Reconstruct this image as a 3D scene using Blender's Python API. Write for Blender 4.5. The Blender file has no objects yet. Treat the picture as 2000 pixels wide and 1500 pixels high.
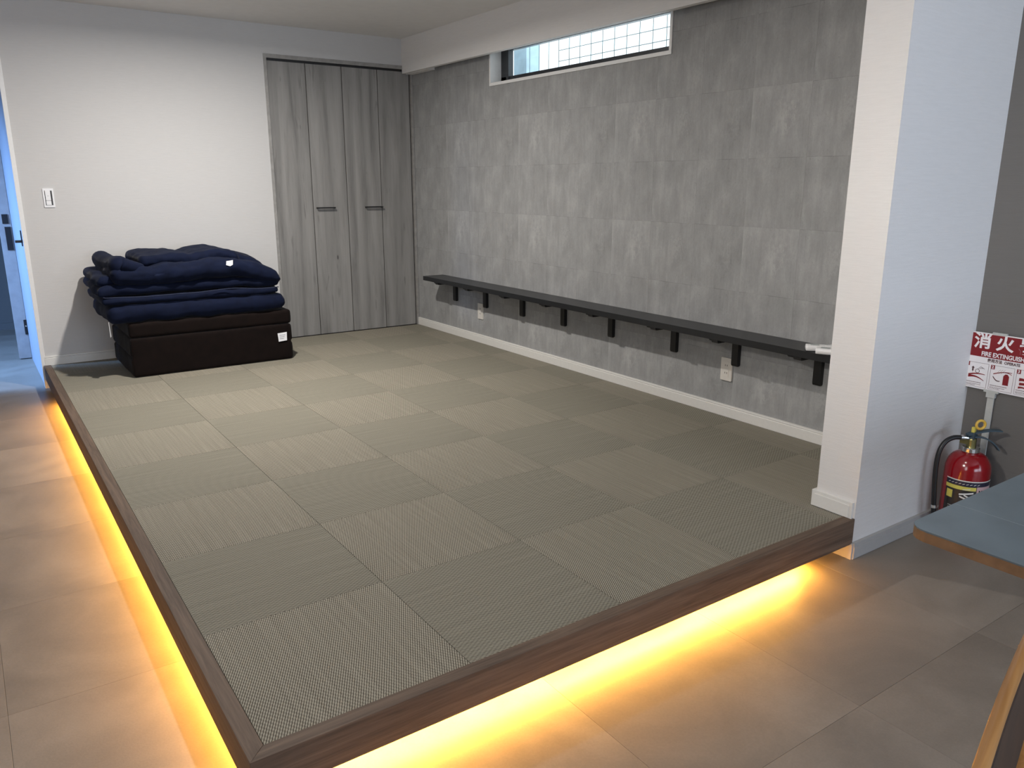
import bpy, bmesh, math, random
from mathutils import Vector, Matrix, noise
random.seed(7)
S = bpy.context.scene
COL = S.collection
PI = math.pi

# ------------------------------------------------------------------ camera
W, D, X0, Y0, FZ, CZ = 2.695, 4.357, 2.060, -0.041, -0.150, 2.215
cam_d = bpy.data.cameras.new('camera'); cam = bpy.data.objects.new('camera', cam_d); COL.objects.link(cam)
R = ((0.8223179656, -0.5690282613, 0.0), (-0.1408094343, -0.2035476717, -0.9688864993), (0.5513309955, 0.7967277974, -0.2475054549))
cam.matrix_world = Matrix(((R[0][0], -R[1][0], -R[2][0], -0.39338), (R[0][1], -R[1][1], -R[2][1], -1.47082),
                           (R[0][2], -R[1][2], -R[2][2], 1.15131), (0, 0, 0, 1)))
cam_d.sensor_width = 36; cam_d.lens = 27.724; cam_d.clip_start = 0.02
S.camera = cam
# ------------------------------------------------------------------ world, lights, exposure
S.view_settings.view_transform = 'Standard'; S.view_settings.look = 'None'
S.view_settings.gamma = 1; S.view_settings.use_curve_mapping = False
S.view_settings.exposure = 1.0
wd = bpy.data.worlds.new('overcast_sky'); S.world = wd; wd.use_nodes = True
bg = wd.node_tree.nodes['Background']; bg.inputs[0].default_value = (0.80, 0.93, 1.0, 1); bg.inputs[1].default_value = 1.15

def area(name, loc, look, sx, sy, power, color, spread=180, shape='RECTANGLE'):
    l = bpy.data.lights.new(name, 'AREA'); l.shape = shape; l.size = sx
    if shape in ('RECTANGLE', 'ELLIPSE'): l.size_y = sy
    l.energy = power; l.color = color; l.spread = math.radians(spread)
    o = bpy.data.objects.new(name, l); COL.objects.link(o); o.location = loc
    d = (Vector(look) - Vector(loc)).normalized()
    o.rotation_euler = d.to_track_quat('-Z', 'Y').to_euler()
    return o
NEUTRAL = (1.0, 0.95, 0.89)
area('downlight_main', (0.84, 2.77, 2.205), (0.84, 2.77, 0), 0.09, 0.09, 34, NEUTRAL, 172, 'DISK')
area('downlight_front', (0.42, -0.40, 2.205), (0.42, -0.40, 0), 0.09, 0.09, 5, NEUTRAL, 170, 'DISK')
area('stub_fill_left', (-1.6, -0.3, 2.05), (2.35, -0.05, 1.05), 0.25, 0.25, 2.0, NEUTRAL, 44, 'DISK')  # added fill, no fixture known: brightens the end of the projecting wall
area('daylight_rear_window', (1.5, -3.9, 1.10), (1.5, 2.0, 0.9), 2.4, 1.7, 46, (0.72, 0.83, 1.0))
area('fill_rear_left', (-2.9, -1.5, 1.30), (0.6, 4.0, 1.2), 1.8, 1.4, 26, (0.98, 0.95, 0.97))  # added fill lamp out of view, lifts the lower left of the back wall
area('daylight_entrance', (-1.60, 4.60, 1.45), (-0.30, 4.98, -0.15), 0.12, 0.7, 36, (0.26, 0.50, 1.0), 120)

# ------------------------------------------------------------------ helpers
def link(name, bm_or_me, mat=None, parent=None, loc=None, smooth=False, bevel=0.0):
    if isinstance(bm_or_me, bmesh.types.BMesh):
        bm = bm_or_me
        if bevel > 0:
            bmesh.ops.bevel(bm, geom=list(bm.edges), offset=bevel, segments=2, profile=0.7, affect='EDGES', clamp_overlap=True)
        bmesh.ops.recalc_face_normals(bm, faces=bm.faces)
        me = bpy.data.meshes.new(name); bm.to_mesh(me); bm.free()
        if smooth:
            for f in me.polygons: f.use_smooth = True
    else:
        me = bm_or_me
    if mat is not None and not me.materials:
        me.materials.append(mat)
    o = bpy.data.objects.new(name, me); COL.objects.link(o)
    if parent is not None: o.parent = parent
    if loc is not None: o.location = loc
    return o

def box(bm, x0, x1, y0, y1, z0, z1):
    v = [bm.verts.new((x, y, z)) for x in (x0, x1) for y in (y0, y1) for z in (z0, z1)]
    for q in ((0, 1, 3, 2), (4, 6, 7, 5), (0, 4, 5, 1), (2, 3, 7, 6), (0, 2, 6, 4), (1, 5, 7, 3)):
        bm.faces.new([v[i] for i in q])
    return v

def B(*boxes):
    bm = bmesh.new()
    for b in boxes: box(bm, *b)
    return bm

def empty(name, loc, rz=0):
    o = bpy.data.objects.new(name, None); COL.objects.link(o)
    o.empty_display_size = 0.05; o.location = loc; o.rotation_euler = (0, 0, rz)
    return o

def tag(o, label=None, cat=None, group=None, kind=None):
    if label: o['label'] = label
    if cat: o['category'] = cat
    if group: o['group'] = group
    if kind: o['kind'] = kind
    return o

def tube(bm, pts, r, seg=10, closed=False):
    pts = [Vector(p) for p in pts]; n = len(pts)
    rr = r if isinstance(r, (list, tuple)) else [r] * n
    rings = []; up = None
    for i, p in enumerate(pts):
        a = pts[(i - 1) % n] if (closed or i > 0) else p
        b = pts[(i + 1) % n] if (closed or i < n - 1) else p
        t = (b - a).normalized()
        if up is None:
            up = Vector((0, 0, 1)) if abs(t.z) < 0.9 else Vector((1, 0, 0))
        s = t.cross(up).normalized(); u = s.cross(t).normalized(); up = u
        rings.append([bm.verts.new(p + s * math.cos(k * 2 * PI / seg) * rr[i] + u * math.sin(k * 2 * PI / seg) * rr[i]) for k in range(seg)])
    m = n if closed else n - 1
    for i in range(m):
        A, C = rings[i], rings[(i + 1) % n]
        for k in range(seg):
            bm.faces.new((A[k], A[(k + 1) % seg], C[(k + 1) % seg], C[k]))
    if not closed:
        bm.faces.new(rings[0][::-1]); bm.faces.new(rings[-1])

def lathe(bm, prof, seg=32, cx=0, cy=0, a0=0, a1=2 * PI):
    full = abs(a1 - a0 - 2 * PI) < 1e-6
    n = seg if full else seg + 1
    rings = []
    for r, z in prof:
        rings.append([bm.verts.new((cx + r * math.cos(a0 + (a1 - a0) * k / seg), cy + r * math.sin(a0 + (a1 - a0) * k / seg), z)) for k in range(n)])
    for i in range(len(rings) - 1):
        for k in range(seg):
            k2 = (k + 1) % n if full else k + 1
            bm.faces.new((rings[i][k], rings[i][k2], rings[i + 1][k2], rings[i + 1][k]))
    if full:
        if prof[0][0] > 1e-5: bm.faces.new(rings[0][::-1])
        if prof[-1][0] > 1e-5: bm.faces.new(rings[-1])

def rrect(w, h, r, seg=5):
    out = []
    for cx, cy, a in ((w / 2 - r, h / 2 - r, 0), (-w / 2 + r, h / 2 - r, 90), (-w / 2 + r, -h / 2 + r, 180), (w / 2 - r, -h / 2 + r, 270)):
        for k in range(seg + 1):
            t = math.radians(a + 90 * k / seg); out.append((cx + r * math.cos(t), cy + r * math.sin(t)))
    return out

def prism(bm, poly, fn, d0, d1):
    """poly 2d, fn(u, v, d) -> point"""
    a = [bm.verts.new(fn(u, v, d0)) for u, v in poly]; b = [bm.verts.new(fn(u, v, d1)) for u, v in poly]
    n = len(poly)
    bm.faces.new(a[::-1]); bm.faces.new(b)
    for i in range(n): bm.faces.new((a[i], a[(i + 1) % n], b[(i + 1) % n], b[i]))

# ------------------------------------------------------------------ materials
def srgb(r, g, b):
    f = lambda c: c / 12.92 if c <= 0.04045 else ((c + 0.055) / 1.055) ** 2.4
    return (f(r / 255), f(g / 255), f(b / 255), 1)

class Mat:
    def __init__(s, name, color=(0.5, 0.5, 0.5, 1), rough=0.5, metal=0, spec=0.5):
        s.m = bpy.data.materials.new(name); s.m.use_nodes = True
        s.nt = s.m.node_tree; s.p = s.nt.nodes['Principled BSDF']
        s.p.inputs['Base Color'].default_value = color; s.p.inputs['Roughness'].default_value = rough
        s.p.inputs['Metallic'].default_value = metal; s.p.inputs['Specular IOR Level'].default_value = spec
    def n(s, t, **kw):
        x = s.nt.nodes.new(t)
        for k, v in kw.items():
            if k.startswith('i_'): x.inputs[k[2:].replace('_', ' ')].default_value = v
            else: setattr(x, k, v)
        return x
    def l(s, a, b): s.nt.links.new(a, b); return b
    def coords(s, scale=(1, 1, 1), rot=(0, 0, 0), kind='Object'):
        t = s.n('ShaderNodeTexCoord'); m = s.n('ShaderNodeMapping'); s.l(t.outputs[kind], m.inputs[0])
        m.inputs['Scale'].default_value = scale; m.inputs['Rotation'].default_value = rot
        return m.outputs[0]
    def noise(s, vec, scale, detail=3, rough=0.5, dist=0):
        x = s.n('ShaderNodeTexNoise'); s.l(vec, x.inputs['Vector']); x.inputs['Scale'].default_value = scale
        x.inputs['Detail'].default_value = detail; x.inputs['Roughness'].default_value = rough; x.inputs['Distortion'].default_value = dist
        return x.outputs['Fac']
    def ramp(s, fac, stops):
        x = s.n('ShaderNodeValToRGB'); s.l(fac, x.inputs[0]); e = x.color_ramp.elements
        while len(e) < len(stops): e.new(0.5)
        for el, (p, c) in zip(e, stops):
            el.position = p; el.color = c if hasattr(c, '__len__') else (c, c, c, 1)
        return x.outputs[0]
    def math(s, op, a, b=None, c=None):
        x = s.n('ShaderNodeMath', operation=op)
        for i, v in enumerate((a, b, c)):
            if v is None: continue
            if isinstance(v, (int, float)): x.inputs[i].default_value = v
            else: s.l(v, x.inputs[i])
        return x.outputs[0]
    def mix(s, fac, a, b, mode='MIX'):
        x = s.n('ShaderNodeMix', data_type='RGBA', blend_type=mode)
        for sock, v in ((x.inputs[0], fac), (x.inputs[6], a), (x.inputs[7], b)):
            if isinstance(v, (int, float)): sock.default_value = v
            elif isinstance(v, (tuple, list)): sock.default_value = v
            else: s.l(v, sock)
        return x.outputs[2]
    def color(s, sock): s.l(sock, s.p.inputs['Base Color'])
    def bump(s, h, dist, strength=1.0):
        b = s.n('ShaderNodeBump'); b.inputs['Distance'].default_value = dist; b.inputs['Strength'].default_value = strength
        s.l(h, b.inputs['Height']); s.l(b.outputs[0], s.p.inputs['Normal'])

def plain(name, c, rough=0.5, metal=0, spec=0.5, grain=0.05, gs=60, bump=0.0):
    m = Mat(name, c, rough, metal, spec)
    f = m.noise(m.coords(), gs, 3)
    lo = tuple(v * (1 - grain) for v in c[:3]) + (1,); hi = tuple(min(1, v * (1 + grain)) for v in c[:3]) + (1,)
    m.color(m.ramp(f, [(0.3, lo), (0.7, hi)]))
    if bump: m.bump(f, bump)
    return m.m

def wallpaper(name, c, lines=True):
    m = Mat(name, c, 0.75, 0, 0.25)
    v = m.coords((14, 14, 190)); f = m.noise(v, 1.0, 4, 0.6)
    v2 = m.coords((300, 300, 600)); g = m.noise(v2, 1.0, 2)
    h = m.math('ADD', f, m.math('MULTIPLY', g, 0.5))
    k = m.ramp(f, [(0.3, tuple(x * 0.955 for x in c[:3]) + (1,)), (0.7, c)])
    m.color(k); m.bump(h, 0.0012, 0.5)
    return m.m
M = {}
M['white_paper'] = wallpaper('white_wallpaper', (0.555, 0.550, 0.545, 1))
M['stub_paper'] = wallpaper('ribbed_white_wallpaper', (0.66, 0.645, 0.63, 1))
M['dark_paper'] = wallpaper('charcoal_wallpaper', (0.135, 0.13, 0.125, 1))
M['ceiling'] = wallpaper('ceiling_paper', (0.80, 0.785, 0.77, 1))
M['trim_white'] = plain('white_trim', (0.66, 0.65, 0.62, 1), 0.45, grain=0.02)
M['casing_white'] = plain('white_casing', (0.74, 0.74, 0.73, 1), 0.4, grain=0.02)

def concrete_paper():
    # printed concrete wallpaper: blocks of 31 cm in a repeat of three across and two up
    m = Mat('concrete_wallpaper', rough=0.62, spec=0.35)
    t = m.n('ShaderNodeTexCoord'); sp = m.n('ShaderNodeSeparateXYZ'); m.l(t.outputs['Object'], sp.inputs[0])
    u = m.math('DIVIDE', m.math('SUBTRACT', sp.outputs['Y'], 1.05 - 9.345), 0.3115)
    v = m.math('DIVIDE', m.math('SUBTRACT', sp.outputs['Z'], 0.325 - 6.23), 0.3115)
    pu = m.math('MODULO', u, 3.0); pv = m.math('MODULO', v, 2.0)
    cu = m.math('FLOOR', pu); cv = m.math('FLOOR', pv)
    fu = m.math('FRACT', pu); fv = m.math('FRACT', pv)
    cell = m.n('ShaderNodeCombineXYZ'); m.l(cu, cell.inputs[0]); m.l(cv, cell.inputs[1])
    wn = m.n('ShaderNodeTexWhiteNoise', noise_dimensions='3D'); m.l(cell.outputs[0], wn.inputs[0])
    # coordinates in the repeat, shifted per block so marks stop at block edges
    def vec(su, sv, off):
        c = m.n('ShaderNodeCombineXYZ')
        m.l(m.math('MULTIPLY', pu, su), c.inputs[0]); m.l(m.math('MULTIPLY', pv, sv), c.inputs[1])
        m.l(m.math('MULTIPLY', m.math('ADD', m.math('MULTIPLY', cu, 7.3), m.math('MULTIPLY', cv, 17.7)), off), c.inputs[2])
        return c.outputs[0]
    big = m.noise(vec(1.6, 1.0, 1.0), 1.6, 5, 0.6, 0.3)
    streak = m.noise(vec(9, 1.3, 1.0), 1.4, 5, 0.65)
    fine = m.noise(vec(40, 22, 1.0), 1.0, 4, 0.7)
    pit0 = m.noise(vec(7, 5, 3.0), 1.5, 4, 0.7)
    # blocks at the cu == 0 column of the cv == 0 row are the darker, mottled ones; tone slopes across each block
    is0 = m.math('LESS_THAN', cu, 0.5); row0 = m.math('LESS_THAN', cv, 0.5)
    dark = m.math('MULTIPLY', is0, row0)
    side = m.math('MULTIPLY', m.math('SUBTRACT', 1.0, fu), 1.0)
    tone = m.math('ADD', m.math('MULTIPLY', big, 0.52), m.math('MULTIPLY', streak, 0.34))
    tone = m.math('ADD', tone, m.math('MULTIPLY', fine, 0.20))
    tone = m.math('SUBTRACT', tone, m.math('MULTIPLY', side, 0.018))
    tone = m.math('SUBTRACT', tone, m.math('MULTIPLY', dark, 0.03))
    tone = m.math('ADD', tone, m.math('MULTIPLY', row0, 0.022))
    tone = m.math('ADD', tone, m.math('MULTIPLY', m.math('SUBTRACT', wn.outputs[0], 0.5), 0.085))
    col = m.ramp(tone, [(0.30, (0.175, 0.178, 0.177, 1)), (0.44, (0.255, 0.258, 0.257, 1)), (0.55, (0.296, 0.299, 0.298, 1)), (0.72, (0.375, 0.377, 0.374, 1))])
    # pitted dark specks inside the mottled blocks
    pit = m.noise(vec(26, 14, 1.0), 1.3, 6, 0.75)
    pits = m.ramp(pit, [(0.33, 1.0), (0.42, 0.0)])
    zone = m.ramp(m.noise(vec(3.0, 2.4, 2.0), 1.5, 2), [(0.45, 0.0), (0.62, 1.0)])
    pf = m.math('MULTIPLY', m.math('MULTIPLY', pits, zone), m.math('ADD', m.math('MULTIPLY', dark, 0.45), 0.40))
    col = m.mix(pf, col, (0.10, 0.10, 0.10, 1))
    # pale blooms, one per block of the other row
    c3 = m.n('ShaderNodeCombineXYZ')
    m.l(m.math('ADD', m.math('SUBTRACT', fu, 0.42), m.math('MULTIPLY', m.math('SUBTRACT', fine, 0.5), 0.9)), c3.inputs[0])
    m.l(m.math('ADD', m.math('MULTIPLY', m.math('SUBTRACT', fv, 0.58), 0.9), m.math('MULTIPLY', m.math('SUBTRACT', pit0, 0.5), 1.5)), c3.inputs[1])
    ln = m.n('ShaderNodeVectorMath', operation='LENGTH'); m.l(c3.outputs[0], ln.inputs[0])
    bloom = m.ramp(ln.outputs['Value'], [(0.03, 1.0), (0.20, 0.0)])
    bf = m.math('MULTIPLY', m.math('MULTIPLY', bloom, m.math('SUBTRACT', 1.0, row0)), m.math('MULTIPLY', wn.outputs[0], 0.30))
    col = m.mix(bf, col, (0.50, 0.50, 0.49, 1))
    # hairline printed joints
    eu = m.math('MINIMUM', fu, m.math('SUBTRACT', 1.0, fu)); ev = m.math('MINIMUM', fv, m.math('SUBTRACT', 1.0, fv))
    jn = m.math('LESS_THAN', m.math('MINIMUM', eu, ev), 0.004)
    jm = m.math('MULTIPLY', jn, m.ramp(big, [(0.42, 0.55), (0.56, 0.0)]))
    col = m.mix(jm, col, (0.13, 0.13, 0.13, 1))
    m.color(col); m.bump(m.math('ADD', tone, m.math('MULTIPLY', fine, 0.5)), 0.0008, 0.5)
    return m.m
M['concrete'] = concrete_paper()

def closet_wood():
    m = Mat('grey_wood_laminate', rough=0.5, spec=0.4)
    t = m.n('ShaderNodeTexCoord'); oi = m.n('ShaderNodeObjectInfo')
    ad = m.n('ShaderNodeVectorMath', operation='MULTIPLY_ADD')
    m.l(t.outputs['Object'], ad.inputs[0]); ad.inputs[1].default_value = (1, 1, 1)
    cb = m.n('ShaderNodeCombineXYZ'); m.l(m.math('MULTIPLY', oi.outputs['Random'], 9.0), cb.inputs[1]); m.l(m.math('MULTIPLY', oi.outputs['Random'], 5.0), cb.inputs[2])
    m.l(cb.outputs[0], ad.inputs[2])
    def mp(scale):
        x = m.n('ShaderNodeMapping'); m.l(ad.outputs[0], x.inputs[0]); x.inputs['Scale'].default_value = scale; return x.outputs[0]
    a = m.noise(mp((16, 16, 1.1)), 1.0, 5, 0.6, 0.6)
    wv = m.n('ShaderNodeTexWave', wave_type='BANDS', bands_direction='X'); m.l(mp((1, 1, 0.13)), wv.inputs['Vector'])
    wv.inputs['Scale'].default_value = 2.2; wv.inputs['Distortion'].default_value = 9.0; wv.inputs['Detail'].default_value = 3; wv.inputs['Detail Scale'].default_value = 1.1
    fine = m.noise(mp((170, 170, 5)), 1.0, 4, 0.7)
    k = m.math('ADD', m.math('MULTIPLY', a, 0.62), m.math('MULTIPLY', wv.outputs['Fac'], 0.10))
    k = m.math('ADD', k, m.math('MULTIPLY', fine, 0.25))
    col = m.ramp(k, [(0.30, (0.135, 0.132, 0.126, 1)), (0.42, (0.205, 0.200, 0.192, 1)), (0.55, (0.250, 0.244, 0.234, 1)), (0.75, (0.310, 0.302, 0.290, 1))])
    fl = m.noise(mp((26, 26, 3.2)), 1.0, 2, 0.5, 1.0)
    col = m.mix(m.ramp(fl, [(0.66, 0.0), (0.74, 0.55)]), col, (0.12, 0.115, 0.11, 1))
    vo = m.n('ShaderNodeTexVoronoi'); m.l(mp((4.2, 4.2, 1.5)), vo.inputs['Vector']); vo.inputs['Scale'].default_value = 1.0
    col = m.mix(m.ramp(vo.outputs['Distance'], [(0.022, 0.85), (0.034, 0.0)]), col, (0.05, 0.048, 0.046, 1))
    m.color(col); m.bump(fine, 0.0005, 0.4)
    return m.m
M['closet'] = closet_wood()
M['closet_frame'] = plain('grey_wood_frame', (0.27, 0.262, 0.25, 1), 0.5, grain=0.15, gs=25)

def fascia_wood(name, dark, light, axis):
    m = Mat(name, rough=0.62, spec=0.2)
    sc = (2.0, 45, 45) if axis == 'x' else (45, 2.0, 45)
    a = m.noise(m.coords(sc), 1.0, 5, 0.65, 0.8); b = m.noise(m.coords(tuple(v * 4 for v in sc)), 1.0, 3, 0.6)
    k = m.math('ADD', m.math('MULTIPLY', a, 0.7), m.math('MULTIPLY', b, 0.3))
    m.color(m.ramp(k, [(0.32, dark), (0.66, light)])); m.bump(k, 0.0006, 0.5)
    return m.m
M['fascia_x'] = fascia_wood('brown_edge_wood_front', (0.065, 0.046, 0.035, 1), (0.165, 0.115, 0.083, 1), 'x')
M['fascia_y'] = fascia_wood('brown_edge_wood_side', (0.065, 0.046, 0.035, 1), (0.165, 0.115, 0.083, 1), 'y')

def tatami(name, dark, light):
    m = Mat(name, rough=0.8, spec=0.15)
    t = m.n('ShaderNodeTexCoord')
    mp = m.n('ShaderNodeMapping'); m.l(t.outputs['Object'], mp.inputs[0]); mp.inputs['Rotation'].default_value = (0, 0, math.radians(27))
    sp = m.n('ShaderNodeSeparateXYZ'); m.l(mp.outputs[0], sp.inputs[0])
    so = m.n('ShaderNodeSeparateXYZ'); m.l(t.outputs['Object'], so.inputs[0])
    P = 0.0058
    rib = m.math('SINE', m.math('MULTIPLY', sp.outputs['X'], 2 * PI / P))
    # beads along each rib, staggered from rib to rib
    ridx = m.math('FLOOR', m.math('ADD', m.math('DIVIDE', sp.outputs['X'], P), 0.25))
    ph = m.math('MULTIPLY', ridx, 1.9)
    bead = m.math('SINE', m.math('ADD', m.math('MULTIPLY', sp.outputs['Y'], 2 * PI / 0.0115), ph))
    h = m.math('ADD', m.math('MULTIPLY', rib, 0.38), m.math('MULTIPLY', bead, 0.16))
    h = m.math('ADD', h, 0.5)
    var = m.noise(m.coords((420, 420, 1)), 1.0, 2)
    # straight yarns running with the tile: thin lighter and darker lines
    yarn = m.noise(m.coords((150, 1.6, 1)), 1.0, 3, 0.7)
    h2 = m.math('ADD', h, m.math('MULTIPLY', m.math('SUBTRACT', var, 0.5), 0.5))
    h2 = m.math('ADD', h2, m.math('MULTIPLY', m.math('SUBTRACT', yarn, 0.5), 0.6))
    col = m.ramp(h2, [(0.12, dark), (0.80, light)])
    m.color(col); m.bump(h, 0.0010, 0.55)
    return m.m
M['tatami_a'] = tatami('woven_tile_light', (0.085, 0.074, 0.056, 1), (0.350, 0.325, 0.262, 1))
M['tatami_b'] = tatami('woven_tile_shaded', (0.078, 0.070, 0.053, 1), (0.310, 0.292, 0.235, 1))  # darker copy: the turned weave's duller reflection is put into the colour

def floor_mat():
    m = Mat('grey_beige_floor_tile', rough=0.42, spec=0.4)
    t = m.n('ShaderNodeTexCoord'); oi = m.n('ShaderNodeObjectInfo')
    ad = m.n('ShaderNodeVectorMath', operation='MULTIPLY_ADD'); m.l(t.outputs['Object'], ad.inputs[0]); ad.inputs[1].default_value = (1, 1, 1)
    cb = m.n('ShaderNodeCombineXYZ'); m.l(m.math('MULTIPLY', oi.outputs['Random'], 40.0), cb.inputs[2]); m.l(cb.outputs[0], ad.inputs[2])
    a = m.n('ShaderNodeTexNoise'); m.l(ad.outputs[0], a.inputs['Vector']); a.inputs['Scale'].default_value = 2.4; a.inputs['Detail'].default_value = 5; a.inputs['Roughness'].default_value = 0.6; a.inputs['Distortion'].default_value = 0.6
    b = m.n('ShaderNodeTexNoise'); m.l(ad.outputs[0], b.inputs['Vector']); b.inputs['Scale'].default_value = 180; b.inputs['Detail'].default_value = 3
    k = m.math('ADD', m.math('MULTIPLY', a.outputs['Fac'], 0.8), m.math('MULTIPLY', b.outputs['Fac'], 0.16))
    k = m.math('ADD', k, m.math('MULTIPLY', m.math('SUBTRACT', oi.outputs['Random'], 0.5), 0.14))
    # paler rim of each printed tile
    col = m.ramp(k, [(0.30, (0.150, 0.132, 0.111, 1)), (0.50, (0.200, 0.177, 0.150, 1)), (0.70, (0.255, 0.228, 0.196, 1))])
    m.color(col); m.bump(b.outputs['Fac'], 0.0003, 0.5)
    r = m.ramp(a.outputs['Fac'], [(0.3, 0.38), (0.7, 0.50)]); m.l(r, m.p.inputs['Roughness'])
    return m.m
M['floor'] = floor_mat()
M['grout'] = plain('floor_joint', (0.15, 0.135, 0.12, 1), 0.8)
M['black'] = plain('black_powder_coat', (0.005, 0.005, 0.006, 1), 0.42, grain=0.1)
M['shelf'] = plain('black_shelf_laminate', (0.011, 0.012, 0.014, 1), 0.34, grain=0.15, gs=30)
M['alu_black'] = plain('black_window_frame', (0.02, 0.022, 0.026, 1), 0.35)
M['plate'] = plain('off_white_plastic', (0.62, 0.59, 0.54, 1), 0.4, grain=0.01)
M['plate_white'] = plain('white_plastic', (0.75, 0.75, 0.76, 1), 0.35, grain=0.01)
M['slot'] = plain('dark_slot', (0.03, 0.03, 0.035, 1), 0.6)
M['remote'] = plain('remote_plastic', (0.80, 0.80, 0.80, 1), 0.3, grain=0.01)
M['remote_grey'] = plain('remote_grey', (0.42, 0.45, 0.45, 1), 0.35)
M['red'] = plain('red_gloss_paint', (0.23, 0.002, 0.006, 1), 0.16, spec=0.7, grain=0.03)
M['chrome'] = plain('bright_metal', (0.62, 0.62, 0.60, 1), 0.22, 1)
M['brass'] = plain('olive_brass', (0.30, 0.28, 0.12, 1), 0.35, 1)
M['blue_lever'] = plain('dark_blue_lever', (0.030, 0.055, 0.075, 1), 0.4)
M['yellow'] = plain('yellow_plastic', (0.62, 0.40, 0.06, 1), 0.4)
M['rubber'] = plain('black_rubber', (0.006, 0.006, 0.007, 1), 0.35)
M['lab_black'] = plain('label_black', (0.02, 0.018, 0.018, 1), 0.35)
M['lab_white'] = plain('label_white', (0.62, 0.62, 0.60, 1), 0.4, grain=0.02)
M['lab_pink'] = plain('label_pale_pink', (0.48, 0.33, 0.34, 1), 0.4, grain=0.05)
M['lab_yellow'] = plain('label_yellow', (0.55, 0.50, 0.10, 1), 0.4)
M['lab_navy'] = plain('label_navy', (0.012, 0.012, 0.035, 1), 0.4)
M['sign_white'] = plain('sign_white', (0.70, 0.69, 0.71, 1), 0.35, grain=0.01)
M['sign_red'] = plain('sign_red', (0.18, 0.004, 0.008, 1), 0.35, grain=0.02)
M['sign_black'] = plain('sign_dark_print', (0.055, 0.015, 0.02, 1), 0.4)
M['stand'] = plain('pale_grey_stand', (0.42, 0.43, 0.41, 1), 0.45)
M['table_top'] = plain('slate_grey_laminate', (0.115, 0.145, 0.165, 1), 0.38, grain=0.14, gs=9)
M['table_seam'] = plain('laminate_seam', (0.22, 0.25, 0.27, 1), 0.4)
M['care'] = plain('white_care_tag', (0.80, 0.80, 0.82, 1), 0.7, grain=0.02)
M['care_print'] = plain('care_tag_print', (0.20, 0.20, 0.22, 1), 0.7)

def oak():
    m = Mat('golden_plywood', rough=0.33, spec=0.5)
    a = m.noise(m.coords((3, 60, 60)), 1.0, 4, 0.6, 0.5)
    m.color(m.ramp(a, [(0.3, (0.27, 0.125, 0.035, 1)), (0.7, (0.46, 0.24, 0.085, 1))])); m.bump(a, 0.0004, 0.4); return m.m
M['oak'] = oak()
M['table_edge'] = plain('brown_wood_edge', (0.20, 0.115, 0.060, 1), 0.4, grain=0.2, gs=30)
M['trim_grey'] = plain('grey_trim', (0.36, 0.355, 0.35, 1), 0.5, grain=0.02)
M['wire'] = plain('galvanised_wire', (0.20, 0.30, 0.32, 1), 0.5)
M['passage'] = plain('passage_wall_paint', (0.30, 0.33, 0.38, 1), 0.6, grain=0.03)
M['oak_dark'] = plain('walnut_veneer', (0.035, 0.016, 0.007, 1), 0.5, grain=0.3, gs=20)

def cloth(name, c0, c1, rough=0.85, sheen=0.3, gs=500):
    m = Mat(name, rough=rough, spec=0.15)
    w = m.n('ShaderNodeTexWave', wave_type='BANDS', bands_direction='DIAGONAL'); m.l(m.coords(), w.inputs['Vector']); w.inputs['Scale'].default_value = gs; w.inputs['Distortion'].default_value = 1.0
    f = m.noise(m.coords(), 22, 4)
    m.color(m.ramp(f, [(0.3, c0), (0.7, c1)])); m.bump(m.math('ADD', m.math('MULTIPLY', w.outputs['Fac'], 0.2), f), 0.0012, 0.4)
    m.p.inputs['Sheen Weight'].default_value = sheen; m.p.inputs['Sheen Roughness'].default_value = 0.4
    return m.m
M['navy'] = cloth('navy_cotton', (0.0018, 0.0042, 0.0160, 1), (0.0030, 0.0066, 0.0240, 1), sheen=0.03)
M['navy_pipe'] = cloth('navy_piping', (0.018, 0.024, 0.05, 1), (0.026, 0.032, 0.06, 1), sheen=0.05)
M['brown'] = cloth('brown_velour', (0.0034, 0.0013, 0.0009, 1), (0.0062, 0.0027, 0.0019, 1), sheen=0.05, gs=900)

g = Mat('window_glass'); g.nt.nodes.remove(g.p)
tr = g.n('ShaderNodeBsdfTransparent'); gl = g.n('ShaderNodeBsdfGlossy'); gl.inputs['Roughness'].default_value = 0.02
mx = g.n('ShaderNodeMixShader'); mx.inputs[0].default_value = 0.07
g.l(tr.outputs[0], mx.inputs[1]); g.l(gl.outputs[0], mx.inputs[2]); g.l(mx.outputs[0], g.nt.nodes['Material Output'].inputs[0])
M['glass'] = g.m
e = Mat('warm_led_diffuser', (1, 0.8, 0.5, 1)); e.p.inputs['Emission Color'].default_value = (1, 0.42, 0.085, 1); e.p.inputs['Emission Strength'].default_value = 60
M['led'] = e.m

# ------------------------------------------------------------------ setting
def struct(name, bm, mat, parent=None, label=None, **kw):
    o = link(name, bm, mat, parent, **kw)
    if parent is None: tag(o, label, None, kind='structure')
    return o

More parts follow.
